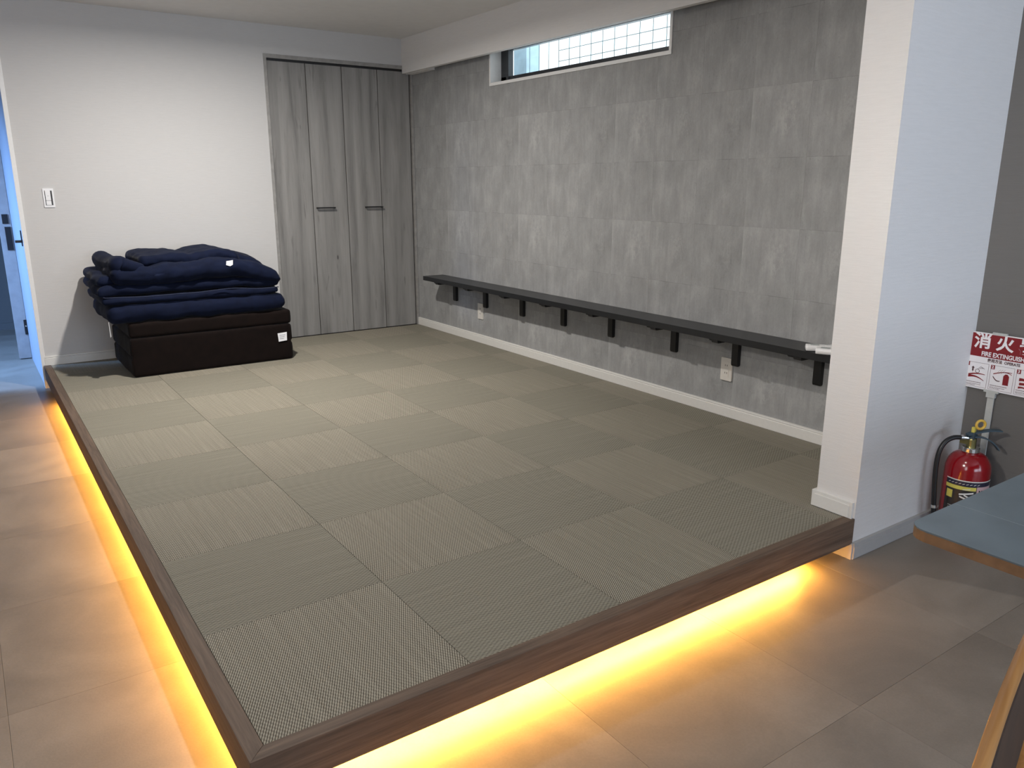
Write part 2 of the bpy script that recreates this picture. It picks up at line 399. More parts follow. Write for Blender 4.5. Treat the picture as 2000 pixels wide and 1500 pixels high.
# floor: a bed with every large tile laid on it (joints recessed)
fl = struct('floor', B((-3.1, 2.90, -4.1, 7.3, FZ - 0.06, FZ - 0.004)), M['grout'], label='grey beige tiled room floor around the raised platform')
TS = 0.6; gap = 0.0003
bm = B((gap, TS - gap, gap, TS - gap, -0.006, 0)); me_t = None
for i in range(-8, 3):
    for j in range(-6, 14):
        x, y = 1.34 + (i - 1) * TS + TS, -0.535 + (j) * TS
        if x > 2.75 or x + TS < -3.0 or y > 7.2 or y < -4.1: continue
        if x > 0.05 and x < 2.0 and y > 0.15: continue          # hidden under the raised platform
        if x > 1.9 and y > 0.05: continue
        x1 = min(x + TS, 2.75); w = x1 - x
        if w < TS - 0.001 or me_t is None:
            t = link('floor_tile', B((gap, w - gap, gap, TS - gap, -0.006, 0)), M['floor'], fl, (x, y, FZ), bevel=0.0006)
            if w >= TS - 0.001: me_t = t.data
        else:
            link('floor_tile', me_t, None, fl, (x, y, FZ))

# ceiling
struct('ceiling', B((-3.1, 2.90, -4.1, 7.3, CZ, CZ + 0.1)), M['ceiling'], label='plain grey white ceiling above the room')
# back wall with the closet opening
cx0, cx1, ctop = 1.553, 2.672, 1.985
struct('wall_back', B((-0.045, cx0 - 0.022, D, D + 0.12, FZ, CZ), (cx0 - 0.022, W + 0.1, D, D + 0.12, 2.022, CZ), (cx1 + 0.006, W + 0.1, D, D + 0.12, FZ, 2.022)),
       M['white_paper'], label='white papered back wall behind the folded bedding')
struct('wall_closet', B((cx0 - 0.1, W + 0.1, D + 0.62, D + 0.70, FZ, CZ)), M['white_paper'], label='inner wall closing the closet')
# right wall of printed concrete paper, window hole cut in
wy0, wy1, wz0, wz1 = 1.592, 3.240, 1.797, 2.004
struct('wall_right', B((W, W + 0.14, 0.05, D + 0.1, FZ, wz0), (W, W + 0.14, 0.05, D + 0.1, wz1, CZ), (W, W + 0.14, 0.05, wy0, wz0, wz1), (W, W + 0.14, wy1, D + 0.1, wz0, wz1)),
       M['concrete'], label='wall papered in grey concrete blocks behind the long shelf')
# projecting stub wall
struct('wall_front', B((X0 + 0.006, 2.79, Y0 + 0.002, 0.118, FZ, CZ)), M['stub_paper'], label='white projecting wall at the right end of the platform')
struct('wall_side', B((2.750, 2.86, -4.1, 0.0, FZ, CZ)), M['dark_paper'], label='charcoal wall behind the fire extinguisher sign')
struct('wall_left', B((-3.1, -3.0, -4.1, 4.35, FZ, CZ)), M['white_paper'], label='white wall out of view on the left')
struct('wall_rear', B((-3.1, 2.86, -4.1, -4.0, FZ, CZ)), M['white_paper'], label='white wall out of view behind the camera')
struct('wall_hall', B((-3.1, -0.78, D, D + 0.12, FZ, CZ), (-2.0, -1.9, D, 7.3, FZ, CZ)), M['white_paper'], label='white hallway wall left of the doorway')
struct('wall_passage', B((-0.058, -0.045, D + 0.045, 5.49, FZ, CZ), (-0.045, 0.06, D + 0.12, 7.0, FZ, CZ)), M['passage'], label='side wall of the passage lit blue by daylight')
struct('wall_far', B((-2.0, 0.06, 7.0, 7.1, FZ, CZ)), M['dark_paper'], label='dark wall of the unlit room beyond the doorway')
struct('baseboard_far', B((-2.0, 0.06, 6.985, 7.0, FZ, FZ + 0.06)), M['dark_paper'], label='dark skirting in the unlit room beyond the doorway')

# window
win = struct('window_1', B((W - 0.006, W + 0.012, wy0 - 0.016, wy1 + 0.014, wz0 - 0.018, wz0 + 0.001), (W - 0.006, W + 0.012, wy0 - 0.016, wy1 + 0.014, wz1 - 0.001, wz1 + 0.018),
             (W - 0.006, W + 0.012, wy0 - 0.016, wy0 + 0.001, wz0, wz1), (W - 0.006, W + 0.012, wy1 - 0.001, wy1 + 0.014, wz0, wz1),
             (W + 0.012, W + 0.10, wy0 - 0.004, wy1 + 0.004, wz0 - 0.004, wz0 + 0.001), (W + 0.012, W + 0.10, wy0 - 0.004, wy1 + 0.004, wz1 - 0.001, wz1 + 0.004),
             (W + 0.012, W + 0.10, wy0 - 0.004, wy0 + 0.001, wz0, wz1), (W + 0.012, W + 0.10, wy1 - 0.001, wy1 + 0.004, wz0, wz1)),
             M['casing_white'], label='long slim window high in the concrete papered wall')
gx = W + 0.094
link('window_frame', B((gx - 0.012, gx + 0.02, wy1 - 0.062, wy1, wz0, wz1), (gx - 0.02, gx + 0.02, wy1 - 0.098, wy1 - 0.070, wz0, wz1), (gx - 0.004, gx + 0.02, wy1 - 0.07, wy1 - 0.062, wz0, wz1),
                       (gx - 0.012, gx + 0.02, wy0, wy1, wz0, wz0 + 0.040), (gx - 0.006, gx + 0.01, wy0, wy0 + 0.004, wz0, wz1), (gx - 0.006, gx + 0.02, wy0, wy1, wz1 - 0.004, wz1)), M['alu_black'], win)
link('window_pane', B((gx + 0.002, gx + 0.006, wy0 + 0.004, wy1 - 0.09, wz0 + 0.014, wz1 - 0.004)), M['glass'], win)
bm = bmesh.new()
prism(bm, [(0, 0), (0.062, 0), (0.062, 0.022), (0.04, 0.038), (0.02, 0.034), (0.012, 0.014)], lambda u, v, d: (gx - 0.02 + d, wy0 + 0.085 - u - 0.02, wz0 + 0.036 + v), 0, 0.012)
link('window_latch', bm, M['alu_black'], win)
# mesh fence and post outside
fen = empty('wire_mesh_fence', (W + 0.32, 2.4, 1.6)); tag(fen, 'thin wire mesh fence outside the high window', 'fence')
fx = W + 0.32
def wire(bm, a, b, r=0.0024): tube(bm, [a, b], r, 6)
y = 1.83
k = 0
while y < 3.30:
    bm = bmesh.new(); wire(bm, (0, 0, 1.55), (0, 0, 2.35)); link('wire', bm, M['wire'], fen, (0, y - 2.4, -1.6)); y += 0.1085; k += 1
for z in (1.79, 1.8565, 1.923, 1.9895, 2.056, 2.1225, 2.189):
    bm = bmesh.new(); wire(bm, (0, 1.2, 0), (0, 2.92, 0)); link('wire', bm, M['wire'], fen, (0.003, -2.4, z - 1.6))
m_post = plain('pale_blue_render', (0.46, 0.62, 0.72, 1), 0.8, grain=0.1, gs=12)
tag(link('fence_post', B((W + 0.5, W + 0.62, 3.53, 3.69, 1.3, 2.6)), m_post), 'pale blue post outside at the far end of the high window', 'post')

# closet: frame, four folding panels
clo = empty('door_2', (cx0, D, 0)); tag(clo, 'grey wood folding closet door with four panels and two black pulls', kind='structure')
def lx(b): return (b[0] - cx0, b[1] - cx0, b[2] - D, b[3] - D, b[4], b[5])
link('door_frame', B(lx((cx0 - 0.024, cx0 - 0.003, D - 0.004, D + 0.08, 0, 2.024))), M['closet_frame'], clo, bevel=0.001)
link('door_frame', B(lx((cx0 - 0.003, cx1 + 0.02, D - 0.004, D + 0.08, ctop + 0.012, 2.024))), M['closet_frame'], clo, bevel=0.001)
link('door_frame', B(lx((cx1 + 0.004, cx1 + 0.02, D - 0.004, D + 0.08, 0, ctop + 0.012))), M['closet_frame'], clo, bevel=0.001)
link('door_track', B(lx((cx0, cx1 + 0.004, D + 0.007, D + 0.06, ctop - 0.004, ctop + 0.0125))), M['black'], clo)
px = [cx0, 1.832, 2.109, 2.397, cx1]
for i in range(4):
    a, b = px[i] + (0.0028 if i else 0.001), px[i + 1] - (0.0028 if i < 3 else 0.007)
    pn = link('door_panel', B((0, b - a, 0, 0.03, 0.004, ctop - 0.002)), M['closet'], clo, (a - cx0, 0.010, 0), bevel=0.0012)
    if i in (1, 2):
        h0 = (1.852, 2.247)[i - 1] - a; bm = bmesh.new()
        box(bm, h0, h0 + 0.146, -0.030, -0.020, 0.961, 0.971); box(bm, h0 + 0.004, h0 + 0.012, -0.020, 0.002, 0.962, 0.970); box(bm, h0 + 0.134, h0 + 0.142, -0.020, 0.002, 0.962, 0.970)
        link('handle', bm, M['black'], pn)

link('back_board', B(lx((cx0 - 0.01, cx1 + 0.01, D + 0.045, D + 0.06, 0.0015, ctop + 0.012))), M['black'], clo)
link('threshold', B(lx((cx0 - 0.02, cx1 + 0.02, D, D + 0.08, -0.02, 0.0015))), M['black'], clo)

# skirting
def skirt(name, x0, x1, y0, y1, z0, h, axis, side, label):
    t = 0.012; c = 0.006; bm = bmesh.new()
    # profile (depth, height), chamfered groove near the top
    prof = [(0, 0), (t, 0), (t, h - 0.014), (t - 0.003, h - 0.011), (t, h - 0.008), (t - 0.001, h - 0.001), (t - 0.003, h), (0, h)]
    if axis == 'y': prism(bm, prof, lambda u, v, d: (x0 - u, d, z0 + v), y0, y1)
    else: prism(bm, prof, lambda u, v, d: (d, y0 - u, z0 + v), x0, x1)
    return struct(name, bm, M['trim_white'], label=label)
skirt('baseboard_right', W, 0, 0.118, D, 0, 0.060, 'y', 1, 'white baseboard below the concrete papered wall')
skirt('baseboard_back', -0.045, cx0 - 0.024, D, 0, 0, 0.060, 'x', 1, 'white baseboard behind the folded bedding')
# stub wall skirting above and below the platform edge
bm = B((X0 - 0.006, X0 + 0.006, Y0 + 0.008, 0.130, 0.001, 0.062), (X0 - 0.009, X0 - 0.006, Y0 + 0.020, 0.118, 0.003, 0.050), (X0 + 0.0065, X0 + 0.2, 0.118, 0.130, 0.001, 0.062))
struct('baseboard_front', bm, M['trim_white'], label='white baseboard wrapping the end of the projecting wall', bevel=0.0015)
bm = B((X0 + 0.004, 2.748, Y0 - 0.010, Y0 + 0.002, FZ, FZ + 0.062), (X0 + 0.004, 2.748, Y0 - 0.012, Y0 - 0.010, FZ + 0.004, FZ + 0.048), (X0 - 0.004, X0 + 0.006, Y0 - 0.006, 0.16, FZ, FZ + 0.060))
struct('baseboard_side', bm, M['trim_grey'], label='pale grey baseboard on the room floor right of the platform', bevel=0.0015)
struct('baseboard_dark', B((2.738, 2.75, -4.0, Y0 - 0.012, FZ, FZ + 0.06)), M['trim_white'], label='white baseboard below the charcoal wall')

# valance board hanging below the ceiling and its end block
struct('trim_1', B((2.605, 2.640, 0.118, D, 1.966, CZ)), M['ceiling'], label='long white dropped board under the ceiling hiding the window top')
struct('trim_2', B((2.640, W, 4.003, D, 1.963, CZ)), M['ceiling'], label='short white block filling the corner behind the dropped board')

# doorway on the left
struct('trim_3', B((-0.064, -0.040, D - 0.010, D + 0.034, FZ, 2.05), (-0.060, -0.045, D + 0.034, D + 0.045, FZ, 2.05)), M['casing_white'], label='white casing at the left end of the back wall', bevel=0.0015)
dr = empty('door_1', (-0.064, 5.45, FZ)); tag(dr, 'grey door leaf with black lever at the far left edge', kind='structure')
m_leaf = M['closet_frame']
link('door_leaf', B((-0.075, 0.004, 0, 0.036, 0.008, 2.1)), plain('grey_door_veneer', (0.27, 0.255, 0.25, 1), 0.5, grain=0.12, gs=14), dr, bevel=0.001)
link('lock_plate', B((-0.050, -0.012, -0.006, 0, 1.010, 1.078)), M['black'], dr, bevel=0.001)
hp = link('handle_plate', B((-0.042, -0.004, -0.008, 0, 0.842, 1.010)), M['black'], dr, bevel=0.001)
hp.location.z = -0.022
lv = B((-0.040, 0.006, -1.030, -1.018, 0.934, 0.950), (-0.006, 0.000, -1.036, -1.012, 0.912, 1.010))
link('lever', lv, M['black'], dr, bevel=0.0015)
link('hinge', B((-0.014, 0.006, -0.006, 0, 0.188, 0.300)), M['black'], dr, bevel=0.001)
bm = bmesh.new(); lathe(bm, [(0.0001, 0), (0.005, 0.001), (0.005, 0.003), (0.0001, 0.004)], 12)
hs = link('hinge_screw', bm, M['chrome'], dr, (-0.003, -0.008, 0.252)); hs.rotation_euler = (PI / 2, 0, 0)

# ------------------------------------------------------------------ platform with woven tiles
XL, YF = -0.055, Y0
plat = empty('raised_platform', (XL, YF, FZ)); tag(plat, 'low raised platform with woven checkered tiles and wood edging, lit from below', 'platform')
def pl(name, bm, mat, **kw):
    o = link(name, bm, mat, plat, **kw); o.location = (o.location[0] - XL, o.location[1] - YF, o.location[2] - FZ); return o
pl('platform_base', B((XL + 0.02, X0 - 0.004, YF + 0.02, D, -0.085, -0.009), (X0 - 0.004, W - 0.001, 0.131, D, -0.085, -0.009)), M['fascia_y'])
pl('plinth', B((0.26, X0 - 0.05, 0.24, D, FZ, -0.085), (X0 - 0.05, W, 0.24, D, FZ, -0.085)), M['trim_white'])
ew = 0.040
bm = bmesh.new()   # front edge board, mitred at the corner
prism(bm, [(XL, YF), (X0 + 0.006, YF), (X0 + 0.006, YF + ew - 0.001), (XL + ew, YF + ew - 0.001)], lambda u, v, d: (u, v, d), -0.093, 0.002)
pl('edge_board', bm, M['fascia_x'], bevel=0.0012)
bm = bmesh.new()
prism(bm, [(XL, YF), (XL + ew, YF + ew), (XL + ew, D - 0.001), (XL, D - 0.001)], lambda u, v, d: (u, v, d), -0.093, 0.002)
pl('edge_board', bm, M['fascia_y'], bevel=0.0012)
# tiles
tx = [-0.014] + [0.5 * i for i in range(1, 6)] + [W - 0.013]
ty = [-0.001 + 0.0] + [0.5 * j for j in range(1, 9)] + [D - 0.001]
ty[0] = YF + ew
g2 = 0.0006
cache = {}
for i in range(6):
    for j in range(9):
        a, b, c, d_ = tx[i], tx[i + 1], ty[j], ty[j + 1]
        if i >= 4 and j == 0:
            if i == 5: c = 0.131
            elif i == 4: b = min(b, 2.5)
        par = (i + j) % 2
        cxm, cym = (a + b) / 2, (c + d_) / 2
        hw, hh = (b - a) / 2 - g2, (d_ - c) / 2 - g2
        if par: hw, hh = hh, hw                       # odd tiles are laid a quarter turn round
        if i == 4 and j == 0:                          # cut round the end of the projecting wall
            def cut(x0, x1, y0, y1):
                return B((-(y1 - y0) / 2, (y1 - y0) / 2, -(x1 - x0) / 2, (x1 - x0) / 2, -0.008, 0)) if par else B((-(x1 - x0) / 2, (x1 - x0) / 2, -(y1 - y0) / 2, (y1 - y0) / 2, -0.008, 0))
            mt = M['tatami_b'] if par else M['tatami_a']
            p1 = [(2.0, c), (X0 - 0.006, c), (X0 - 0.006, 0.131), (2.5, 0.131), (2.5, 0.4994), (2.0006, 0.4994)]
            bm = bmesh.new(); prism(bm, [(u - 2.25, v - 0.25) for u, v in p1], lambda u, v, d: (u, v, d), -0.008, 0)
            o = pl('woven_tile', bm, mt, loc=(2.25, 0.25, 0)); continue
        key = (round(hw, 4), round(hh, 4), par)
        if key not in cache:
            o = pl('woven_tile', B((-hw, hw, -hh, hh, -0.008, 0)), M['tatami_b'] if par else M['tatami_a'], loc=(cxm, cym, 0), bevel=0.0008); cache[key] = o.data
        else:
            o = pl('woven_tile', cache[key], None, loc=(cxm, cym, 0))
        if par: o.rotation_euler = (0, 0, PI / 2)

# LED strips under the edge boards
def led_strip(p0, p1, label, power, tilt=0.5):
    L = (Vector(p1) - Vector(p0)); mid = (Vector(p0) + Vector(p1)) / 2
    r = empty('led_strip_light', mid); tag(r, label, 'light strip', 'warm light strips under the platform edge')
    along = 'x' if abs(L.x) > abs(L.y) else 'y'; n = L.length / 2
    if along == 'x': ch = B((-n, n, -0.008, 0.008, 0.002, 0.008)); df = B((-n, n, -0.006, 0.006, -0.003, 0.002))
    else: ch = B((-0.008, 0.008, -n, n, 0.002, 0.008)); df = B((-0.006, 0.006, -n, n, -0.003, 0.002))
    link('channel', ch, M['trim_white'], r); link('diffuser', df, M['led'], r)
    l = bpy.data.lights.new('led_light', 'AREA'); l.shape = 'RECTANGLE'; l.size = 2 * n; l.size_y = 0.008; l.energy = power; l.color = (1, 0.47, 0.06)
    lo = bpy.data.objects.new('led_light', l); COL.objects.link(lo); lo.parent = r; lo.location = (0, 0, -0.005)
    # the strip faces the floor, turned a little outwards
    dz = -(Vector((-math.sin(tilt), 0, -math.cos(tilt))) if along == 'y' else Vector((0, -math.sin(tilt), -math.cos(tilt))))
    dy = Vector((0, 1, 0)) if along == 'y' else Vector((1, 0, 0)); dx = dy.cross(dz)
    lo.rotation_euler = Matrix((dx, dy, dz)).transposed().to_euler()
    if along == 'y': l.size, l.size_y = 0.008, 2 * n
    else: l.size, l.size_y = 0.008, 2 * n
    return r
led_strip((0.02, 0.024, -0.094), (1.86, 0.024, -0.094), 'warm glowing light strip under the front edge of the platform', 13, 0.2)
led_strip((0.040, 0.09, -0.095), (0.040, 3.88, -0.095), 'warm glowing light strip under the left edge of the platform', 23, 0.7)

# ------------------------------------------------------------------ shelf on brackets
sh = empty('wall_shelf', (W, 2.0, 0.44)); tag(sh, 'long black wall shelf on black brackets along the concrete papered wall', 'shelf')
def sl(b): return (b[0] - W, b[1] - W, b[2] - 2.0, b[3] - 2.0, b[4] - 0.44, b[5] - 0.44)
sx = 2.518
link('board', B(sl((sx, W - 0.001, 0.135, 3.945, 0.420, 0.452))), M['shelf'], sh, bevel=0.001)
bm = bmesh.new()
box(bm, -0.020, -0.001, -0.018, 0.018, -0.148, 0.0)           # plate down the wall
box(bm, -0.170, -0.001, -0.018, 0.018, -0.012, 0.0)           # arm under the board
br0 = None
for yb in (3.735, 3.31, 2.85, 2.40, 1.95, 1.445, 1.03, 0.568):
    if br0 is None:
        bm.free(); bm = bmesh.new()
        prism(bm, [(0.001, 0), (0.001, -0.145), (0.008, -0.149), (0.020, -0.149), (0.024, -0.140), (0.024, -0.024), (0.034, -0.014), (0.172, -0.014), (0.178, -0.008), (0.178, 0)],
              lambda u, v, d: (-u, d, v), -0.019, 0.019)
        o = link('bracket', bm, M['black'], sh, (0, yb - 2.0, -0.020)); br0 = o.data
    else:
        link('bracket', br0, None, sh, (0, yb - 2.0, -0.020))
# low stops under the front lip between brackets
st0 = None
for yb in (3.76, 3.34, 2.877, 2.427, 1.974, 1.476, 1.047, 0.60):
    if st0 is None:
        bm = bmesh.new(); prism(bm, [(-0.026, 0), (0.026, 0), (0.018, -0.007), (-0.014, -0.007)], lambda u, v, d: (d, u, v), -0.010, 0.006)
        o = link('front_clip', bm, M['black'], sh, (sx - W + 0.016, yb - 2.0, -0.020)); st0 = o.data
    else: link('front_clip', st0, None, sh, (sx - W + 0.016, yb - 2.0, -0.020))

# remotes on the shelf
def remote(loc, rz, label):
    r = empty('remote_control', loc, rz); tag(r, label, 'remote control', 'remote controls at the near end of the shelf')
    bm = B((-0.026, 0.026, -0.085, 0.085, 0.0, 0.025)); link('casing', bm, M['remote'], r, bevel=0.0105, smooth=True)
    link('screen', B((-0.016, 0.016, 0.030, 0.066, 0.0245, 0.0257)), M['remote_grey'], r)
    for a in range(3):
        for b in range(2): link('button', B((-0.014 + b * 0.016, -0.003 + b * 0.016, -0.005 - a * 0.024, 0.008 - a * 0.024, 0.0245, 0.0265)), M['remote_grey'] if (a + b) % 2 else M['remote'], r)
    return r
remote((2.590, 0.480, 0.4535), math.radians(40), 'white remote control on the near end of the shelf, the one behind')
remote((2.556, 0.405, 0.4535), math.radians(26), 'white remote control on the shelf, nearer its front edge')

# ------------------------------------------------------------------ switch and outlets
sw = empty('light_switch', (0.108, D, 1.058)); tag(sw, 'white light switch plate on the white back wall left of the bedding', 'light switch')
def yplate(bm, w, h, r, d0, d1, cx=0, cz=0): prism(bm, rrect(w, h, r), lambda u, v, d: (cx + u, -d, cz + v), d0, d1)
bm = bmesh.new(); yplate(bm, 0.060, 0.116, 0.004, 0, 0.006); link('plate', bm, M['plate_white'], sw, bevel=0.0006)
bm = bmesh.new(); yplate(bm, 0.041, 0.089, 0.002, 0.0055, 0.0066); link('inner_frame', bm, M['slot'], sw)
bm = bmesh.new(); yplate(bm, 0.028, 0.060, 0.002, 0.006, 0.0105, -0.003, 0.0145); rk = link('rocker', bm, M['plate_white'], sw)
bm = bmesh.new(); yplate(bm, 0.010, 0.003, 0.001, 0.0105, 0.011, -0.003, 0.012); link('indicator', bm, M['remote_grey'], rk)
bm = bmesh.new(); yplate(bm, 0.028, 0.026, 0.002, 0.006, 0.0105, -0.003, -0.0305); link('rocker', bm, M['plate_white'], sw)
def outlet(y, z, label):
    r = empty('power_outlet', (W, y, z)); tag(r, label, 'power outlet', 'power outlets below the shelf')
    def xp(bm, w, h, rr, d0, d1, cy=0, cz=0): prism(bm, rrect(w, h, rr), lambda u, v, d: (-d, cy + u, cz + v), d0, d1)
    bm = bmesh.new(); xp(bm, 0.070, 0.116, 0.004, 0, 0.007); link('plate', bm, M['plate'], r, bevel=0.0006)
    bm = bmesh.new(); xp(bm, 0.030, 0.080, 0.003, 0.007, 0.0082); ins = link('insert', bm, M['plate'], r)
    for cz in (0.020, -0.018):
        for cy in (-0.006, 0.006):
            bm = bmesh.new(); xp(bm, 0.0026, 0.009, 0.001, 0.0082, 0.0086, cy, cz); link('slot', bm, M['slot'], ins)
outlet(1.090, 0.242, 'white power outlet below the shelf nearer the projecting wall')
outlet(3.393, 0.234, 'white power outlet below the shelf near the closet end')

# ------------------------------------------------------------------ mattress and futons
def soft_box(x0, x1, y0, y1, z0, z1, rad=0.03, puff=0.0, wr=0.004, seed=0, nx=44, ny=26, nz=8, top=None, ex=None):
    """rounded cushion mesh: grid on a box, corners rounded, bulged and wrinkled"""
    bm = bmesh.new(); vd = {}
    cx, cy, cz = (x0 + x1) / 2, (y0 + y1) / 2, (z0 + z1) / 2; hx, hy, hz = (x1 - x0) / 2, (y1 - y0) / 2, (z1 - z0) / 2
    def pt(i, j, k):
        key = (i, j, k)
        if key in vd: return vd[key]
        sp = lambda t: math.copysign(1 - (1 - abs(t)) ** 1.25, t)
        u, v, w = sp(2 * i / nx - 1), sp(2 * j / ny - 1), 2 * k / nz - 1
        x, y, z = u * hx, v * hy, w * hz
        r = min(rad, hx, hy, hz * 0.98)
        q = Vector((max(-hx + r, min(hx - r, x)), max(-hy + r, min(hy - r, y)), max(-hz + r, min(hz - r, z))))
        d = Vector((x, y, z)) - q
        if d.length > 1e-7: q = q + d.normalized() * min(r, d.length if d.length < r else r)
        n = Vector((x / hx, y / hy, z / hz)); nrm = (d.normalized() if d.length > 1e-6 else Vector((0, 0, math.copysign(1, z)))) if True else n
        b = puff * (1 - abs(u) ** 4) * (1 - abs(v) ** 4)
        q.z += b * w
        P = Vector((cx, cy, cz)) + q
        s = noise.noise(P * 9 + Vector((seed, 0, 0))) * wr * 1.6 + noise.noise(Vector((P.x * 26, P.y * 26, P.z * 40)) + Vector((0, seed, 0))) * wr * 0.6
        P += nrm * s
        if top is not None and w > -1:
            P.z += top(P.x, P.y) * (w + 1) / 2
        if ex is not None: P = ex(P, w)
        vd[key] = bm.verts.new(P); return vd[key]
    def quad(a, b, c, d):
        try: bm.faces.new((pt(*a), pt(*b), pt(*c), pt(*d)))
        except ValueError: pass
    for i in range(nx):
        for j in range(ny):
            quad((i, j, 0), (i, j + 1, 0), (i + 1, j + 1, 0), (i + 1, j, 0)); quad((i, j, nz), (i + 1, j, nz), (i + 1, j + 1, nz), (i, j + 1, nz))
    for i in range(nx):
        for k in range(nz):
            quad((i, 0, k), (i + 1, 0, k), (i + 1, 0, k + 1), (i, 0, k + 1)); quad((i, ny, k), (i, ny, k + 1), (i + 1, ny, k + 1), (i + 1, ny, k))
    for j in range(ny):
        for k in range(nz):
            quad((0, j, k), (0, j, k + 1), (0, j + 1, k + 1), (0, j + 1, k)); quad((nx, j, k), (nx, j + 1, k), (nx, j + 1, k + 1), (nx, j, k + 1))
    return bm

mx0, mx1, my0, my1 = 0.366, 1.362, 3.655, 4.325
mt = empty('folding_mattress', ((mx0 + mx1) / 2, (my0 + my1) / 2, 0)); tag(mt, 'dark brown folding mattress, stacked in thirds on the platform under the navy bedding', 'mattress')
def rel(o, root): o.location = (-root.location[0], -root.location[1], -root.location[2]); return o
for n_, (za, zb) in enumerate(((0.001, 0.118), (0.122, 0.236), (0.240, 0.334))):
    o = link('mattress_section', soft_box(mx0, mx1, my0 + (0.006 if n_ < 2 else 0.0), my1, za, zb, rad=0.016 if n_ < 2 else 0.02, puff=0.001, wr=0.0018, seed=n_ * 5), M['brown'], mt, smooth=True); rel(o, mt)
# cover running over the fold joining the two lower sections
o = link('fold_cover', soft_box(mx0 + 0.002, mx1 - 0.012, my0 - 0.004, my0 + 0.02, 0.004, 0.240, rad=0.009, puff=0, wr=0.0015, seed=3, nx=40, ny=6, nz=16), M['brown'], mt, smooth=True); rel(o, mt)
bm = bmesh.new(); prism(bm, [(0, 0), (0.062, 0.004), (0.060, -0.052), (0.004, -0.056)], lambda u, v, d: (1.258 + u, my0 - 0.008 - d, 0.182 + v), 0, 0.0015)
ct = link('care_tag', bm, M['care'], mt); rel(ct, mt)
bm = bmesh.new()
for q in range(3): box(bm, 1.270, 1.308 - q * 0.006, my0 - 0.0105, my0 - 0.0094, 0.168 - q * 0.012, 0.170 - q * 0.012)
link('care_print', bm, M['care_print'], ct)

def fold(root, name, mat, *a, **k):
    o = link(name, soft_box(*a, **k), mat, root, smooth=True); rel(o, root); return o
def tufts(pts, depth=0.012, r=0.06):
    def f(x, y):
        s = 0
        for (a, b) in pts:
            d2 = ((x - a) ** 2 + (y - b) ** 2) / (r * r)
            if d2 < 6: s -= depth * math.exp(-d2)
        return s
    return f
# bottom sleeping futon
f1 = empty('folded_futon', (0.8, 3.99, 0.336)); tag(f1, 'folded navy futon lying directly on the brown mattress', 'futon')
def skewL(P, w):
    # left end sags and bulges, right end tucks back
    t = max(0, (0.42 - P.x) / 0.2); P.z -= 0.012 * t * t
    return P
fold(f1, 'lower_fold', M['navy'], 0.262, 1.335, 3.64, 4.30, 0.338, 0.446, rad=0.05, puff=0.004, wr=0.007, seed=11, ex=skewL)
fold(f1, 'upper_fold', M['navy'], 0.245, 1.300, 3.66, 4.31, 0.446, 0.492, rad=0.022, puff=0.002, wr=0.006, seed=17)
def edge_path(z, x0, x1, yf, amp, seed):
    pts = []
    for k in range(41):
        x = x0 + (x1 - x0) * k / 40
        pts.append((x, yf + noise.noise(Vector((x * 6, seed, 0))) * 0.004, z + amp * noise.noise(Vector((x * 4.5, seed, 2))) + 0.004 * math.sin(x * 9)))
    return pts
bm = bmesh.new(); tube(bm, [(0.225, 3.86, 0.508), (0.232, 3.74, 0.502)] + edge_path(0.494, 0.262, 1.285, 3.640, 0.012, 4), 0.0035, 6)
o = link('piping', bm, M['navy_pipe'], f1, smooth=True); rel(o, f1)
bm = bmesh.new(); prism(bm, [(0, 0), (0.012, 0.0), (0.020, -0.093), (0.003, -0.090)], lambda u, v, d: (0.262 + u * 0.8, 3.645 + u * 3.0 + d, 0.352 + v), 0, 0.0016)
o = link('care_tag', bm, M['care'], f1); rel(o, f1)
# middle futon
f2 = empty('folded_futon', (0.8, 3.99, 0.5)); tag(f2, 'folded navy futon in the middle of the stack, thin with pointed left corner', 'futon')
def corner(P, w):
    if P.x < 0.30 and P.y < 3.95:
        t = (0.30 - P.x) / 0.09; P.x -= 0.022 * t * (0.5 + 0.5 * math.sin(P.y * 30)); P.z -= 0.010 * t
    return P
fold(f2, 'lower_fold', M['navy'], 0.232, 1.298, 3.655, 4.30, 0.500, 0.566, rad=0.030, puff=0.003, wr=0.007, seed=23, ex=corner)
fold(f2, 'upper_fold', M['navy'], 0.238, 1.20, 3.69, 4.31, 0.560, 0.618, rad=0.028, puff=0.004, wr=0.008, seed=29, ex=corner)
# top quilt: thick front lobe, rolled left end, second fold on top
f3 = empty('folded_quilt', (0.8, 3.99, 0.58)); tag(f3, 'puffy navy quilt folded on top of the bedding stack, rolled up at its left end', 'quilt')
def lobe(P, w):
    # front edge droops to the right, the right end rounds down
    t = max(0.0, (P.x - 1.0) / 0.32)
    P.z -= 0.060 * t ** 1.6 + 0.022 * t ** 2 * (w + 1) / 2 + 0.010 * t
    P.z += 0.018 * math.exp(-((P.x - 0.95) / 0.22) ** 2) - 0.010 * math.exp(-((P.x - 0.56) / 0.05) ** 2) * (1 if w > 0 else 0)
    P.y -= 0.010 * math.sin((P.x - 0.2) * 3) + 0.006 * t
    return P
fold(f3, 'front_fold', M['navy'], 0.300, 1.315, 3.630, 4.28, 0.562, 0.672, rad=0.055, puff=0.010, wr=0.008, seed=31, nx=70, ny=36, nz=12,
     top=tufts([(0.50, 3.72), (0.78, 3.75), (1.08, 3.76), (0.62, 3.95), (1.1, 3.98)], 0.022, 0.05), ex=lobe)
def arch(P, w):
    P.z += 0.020 * math.exp(-((P.x - 0.95) / 0.10) ** 2) + 0.006 * math.exp(-((P.x - 0.62) / 0.08) ** 2) - 0.012 * math.exp(-((P.x - 0.78) / 0.03) ** 2)
    P.z -= 0.030 * max(0, (P.x - 1.0) / 0.1) ** 2
    return P
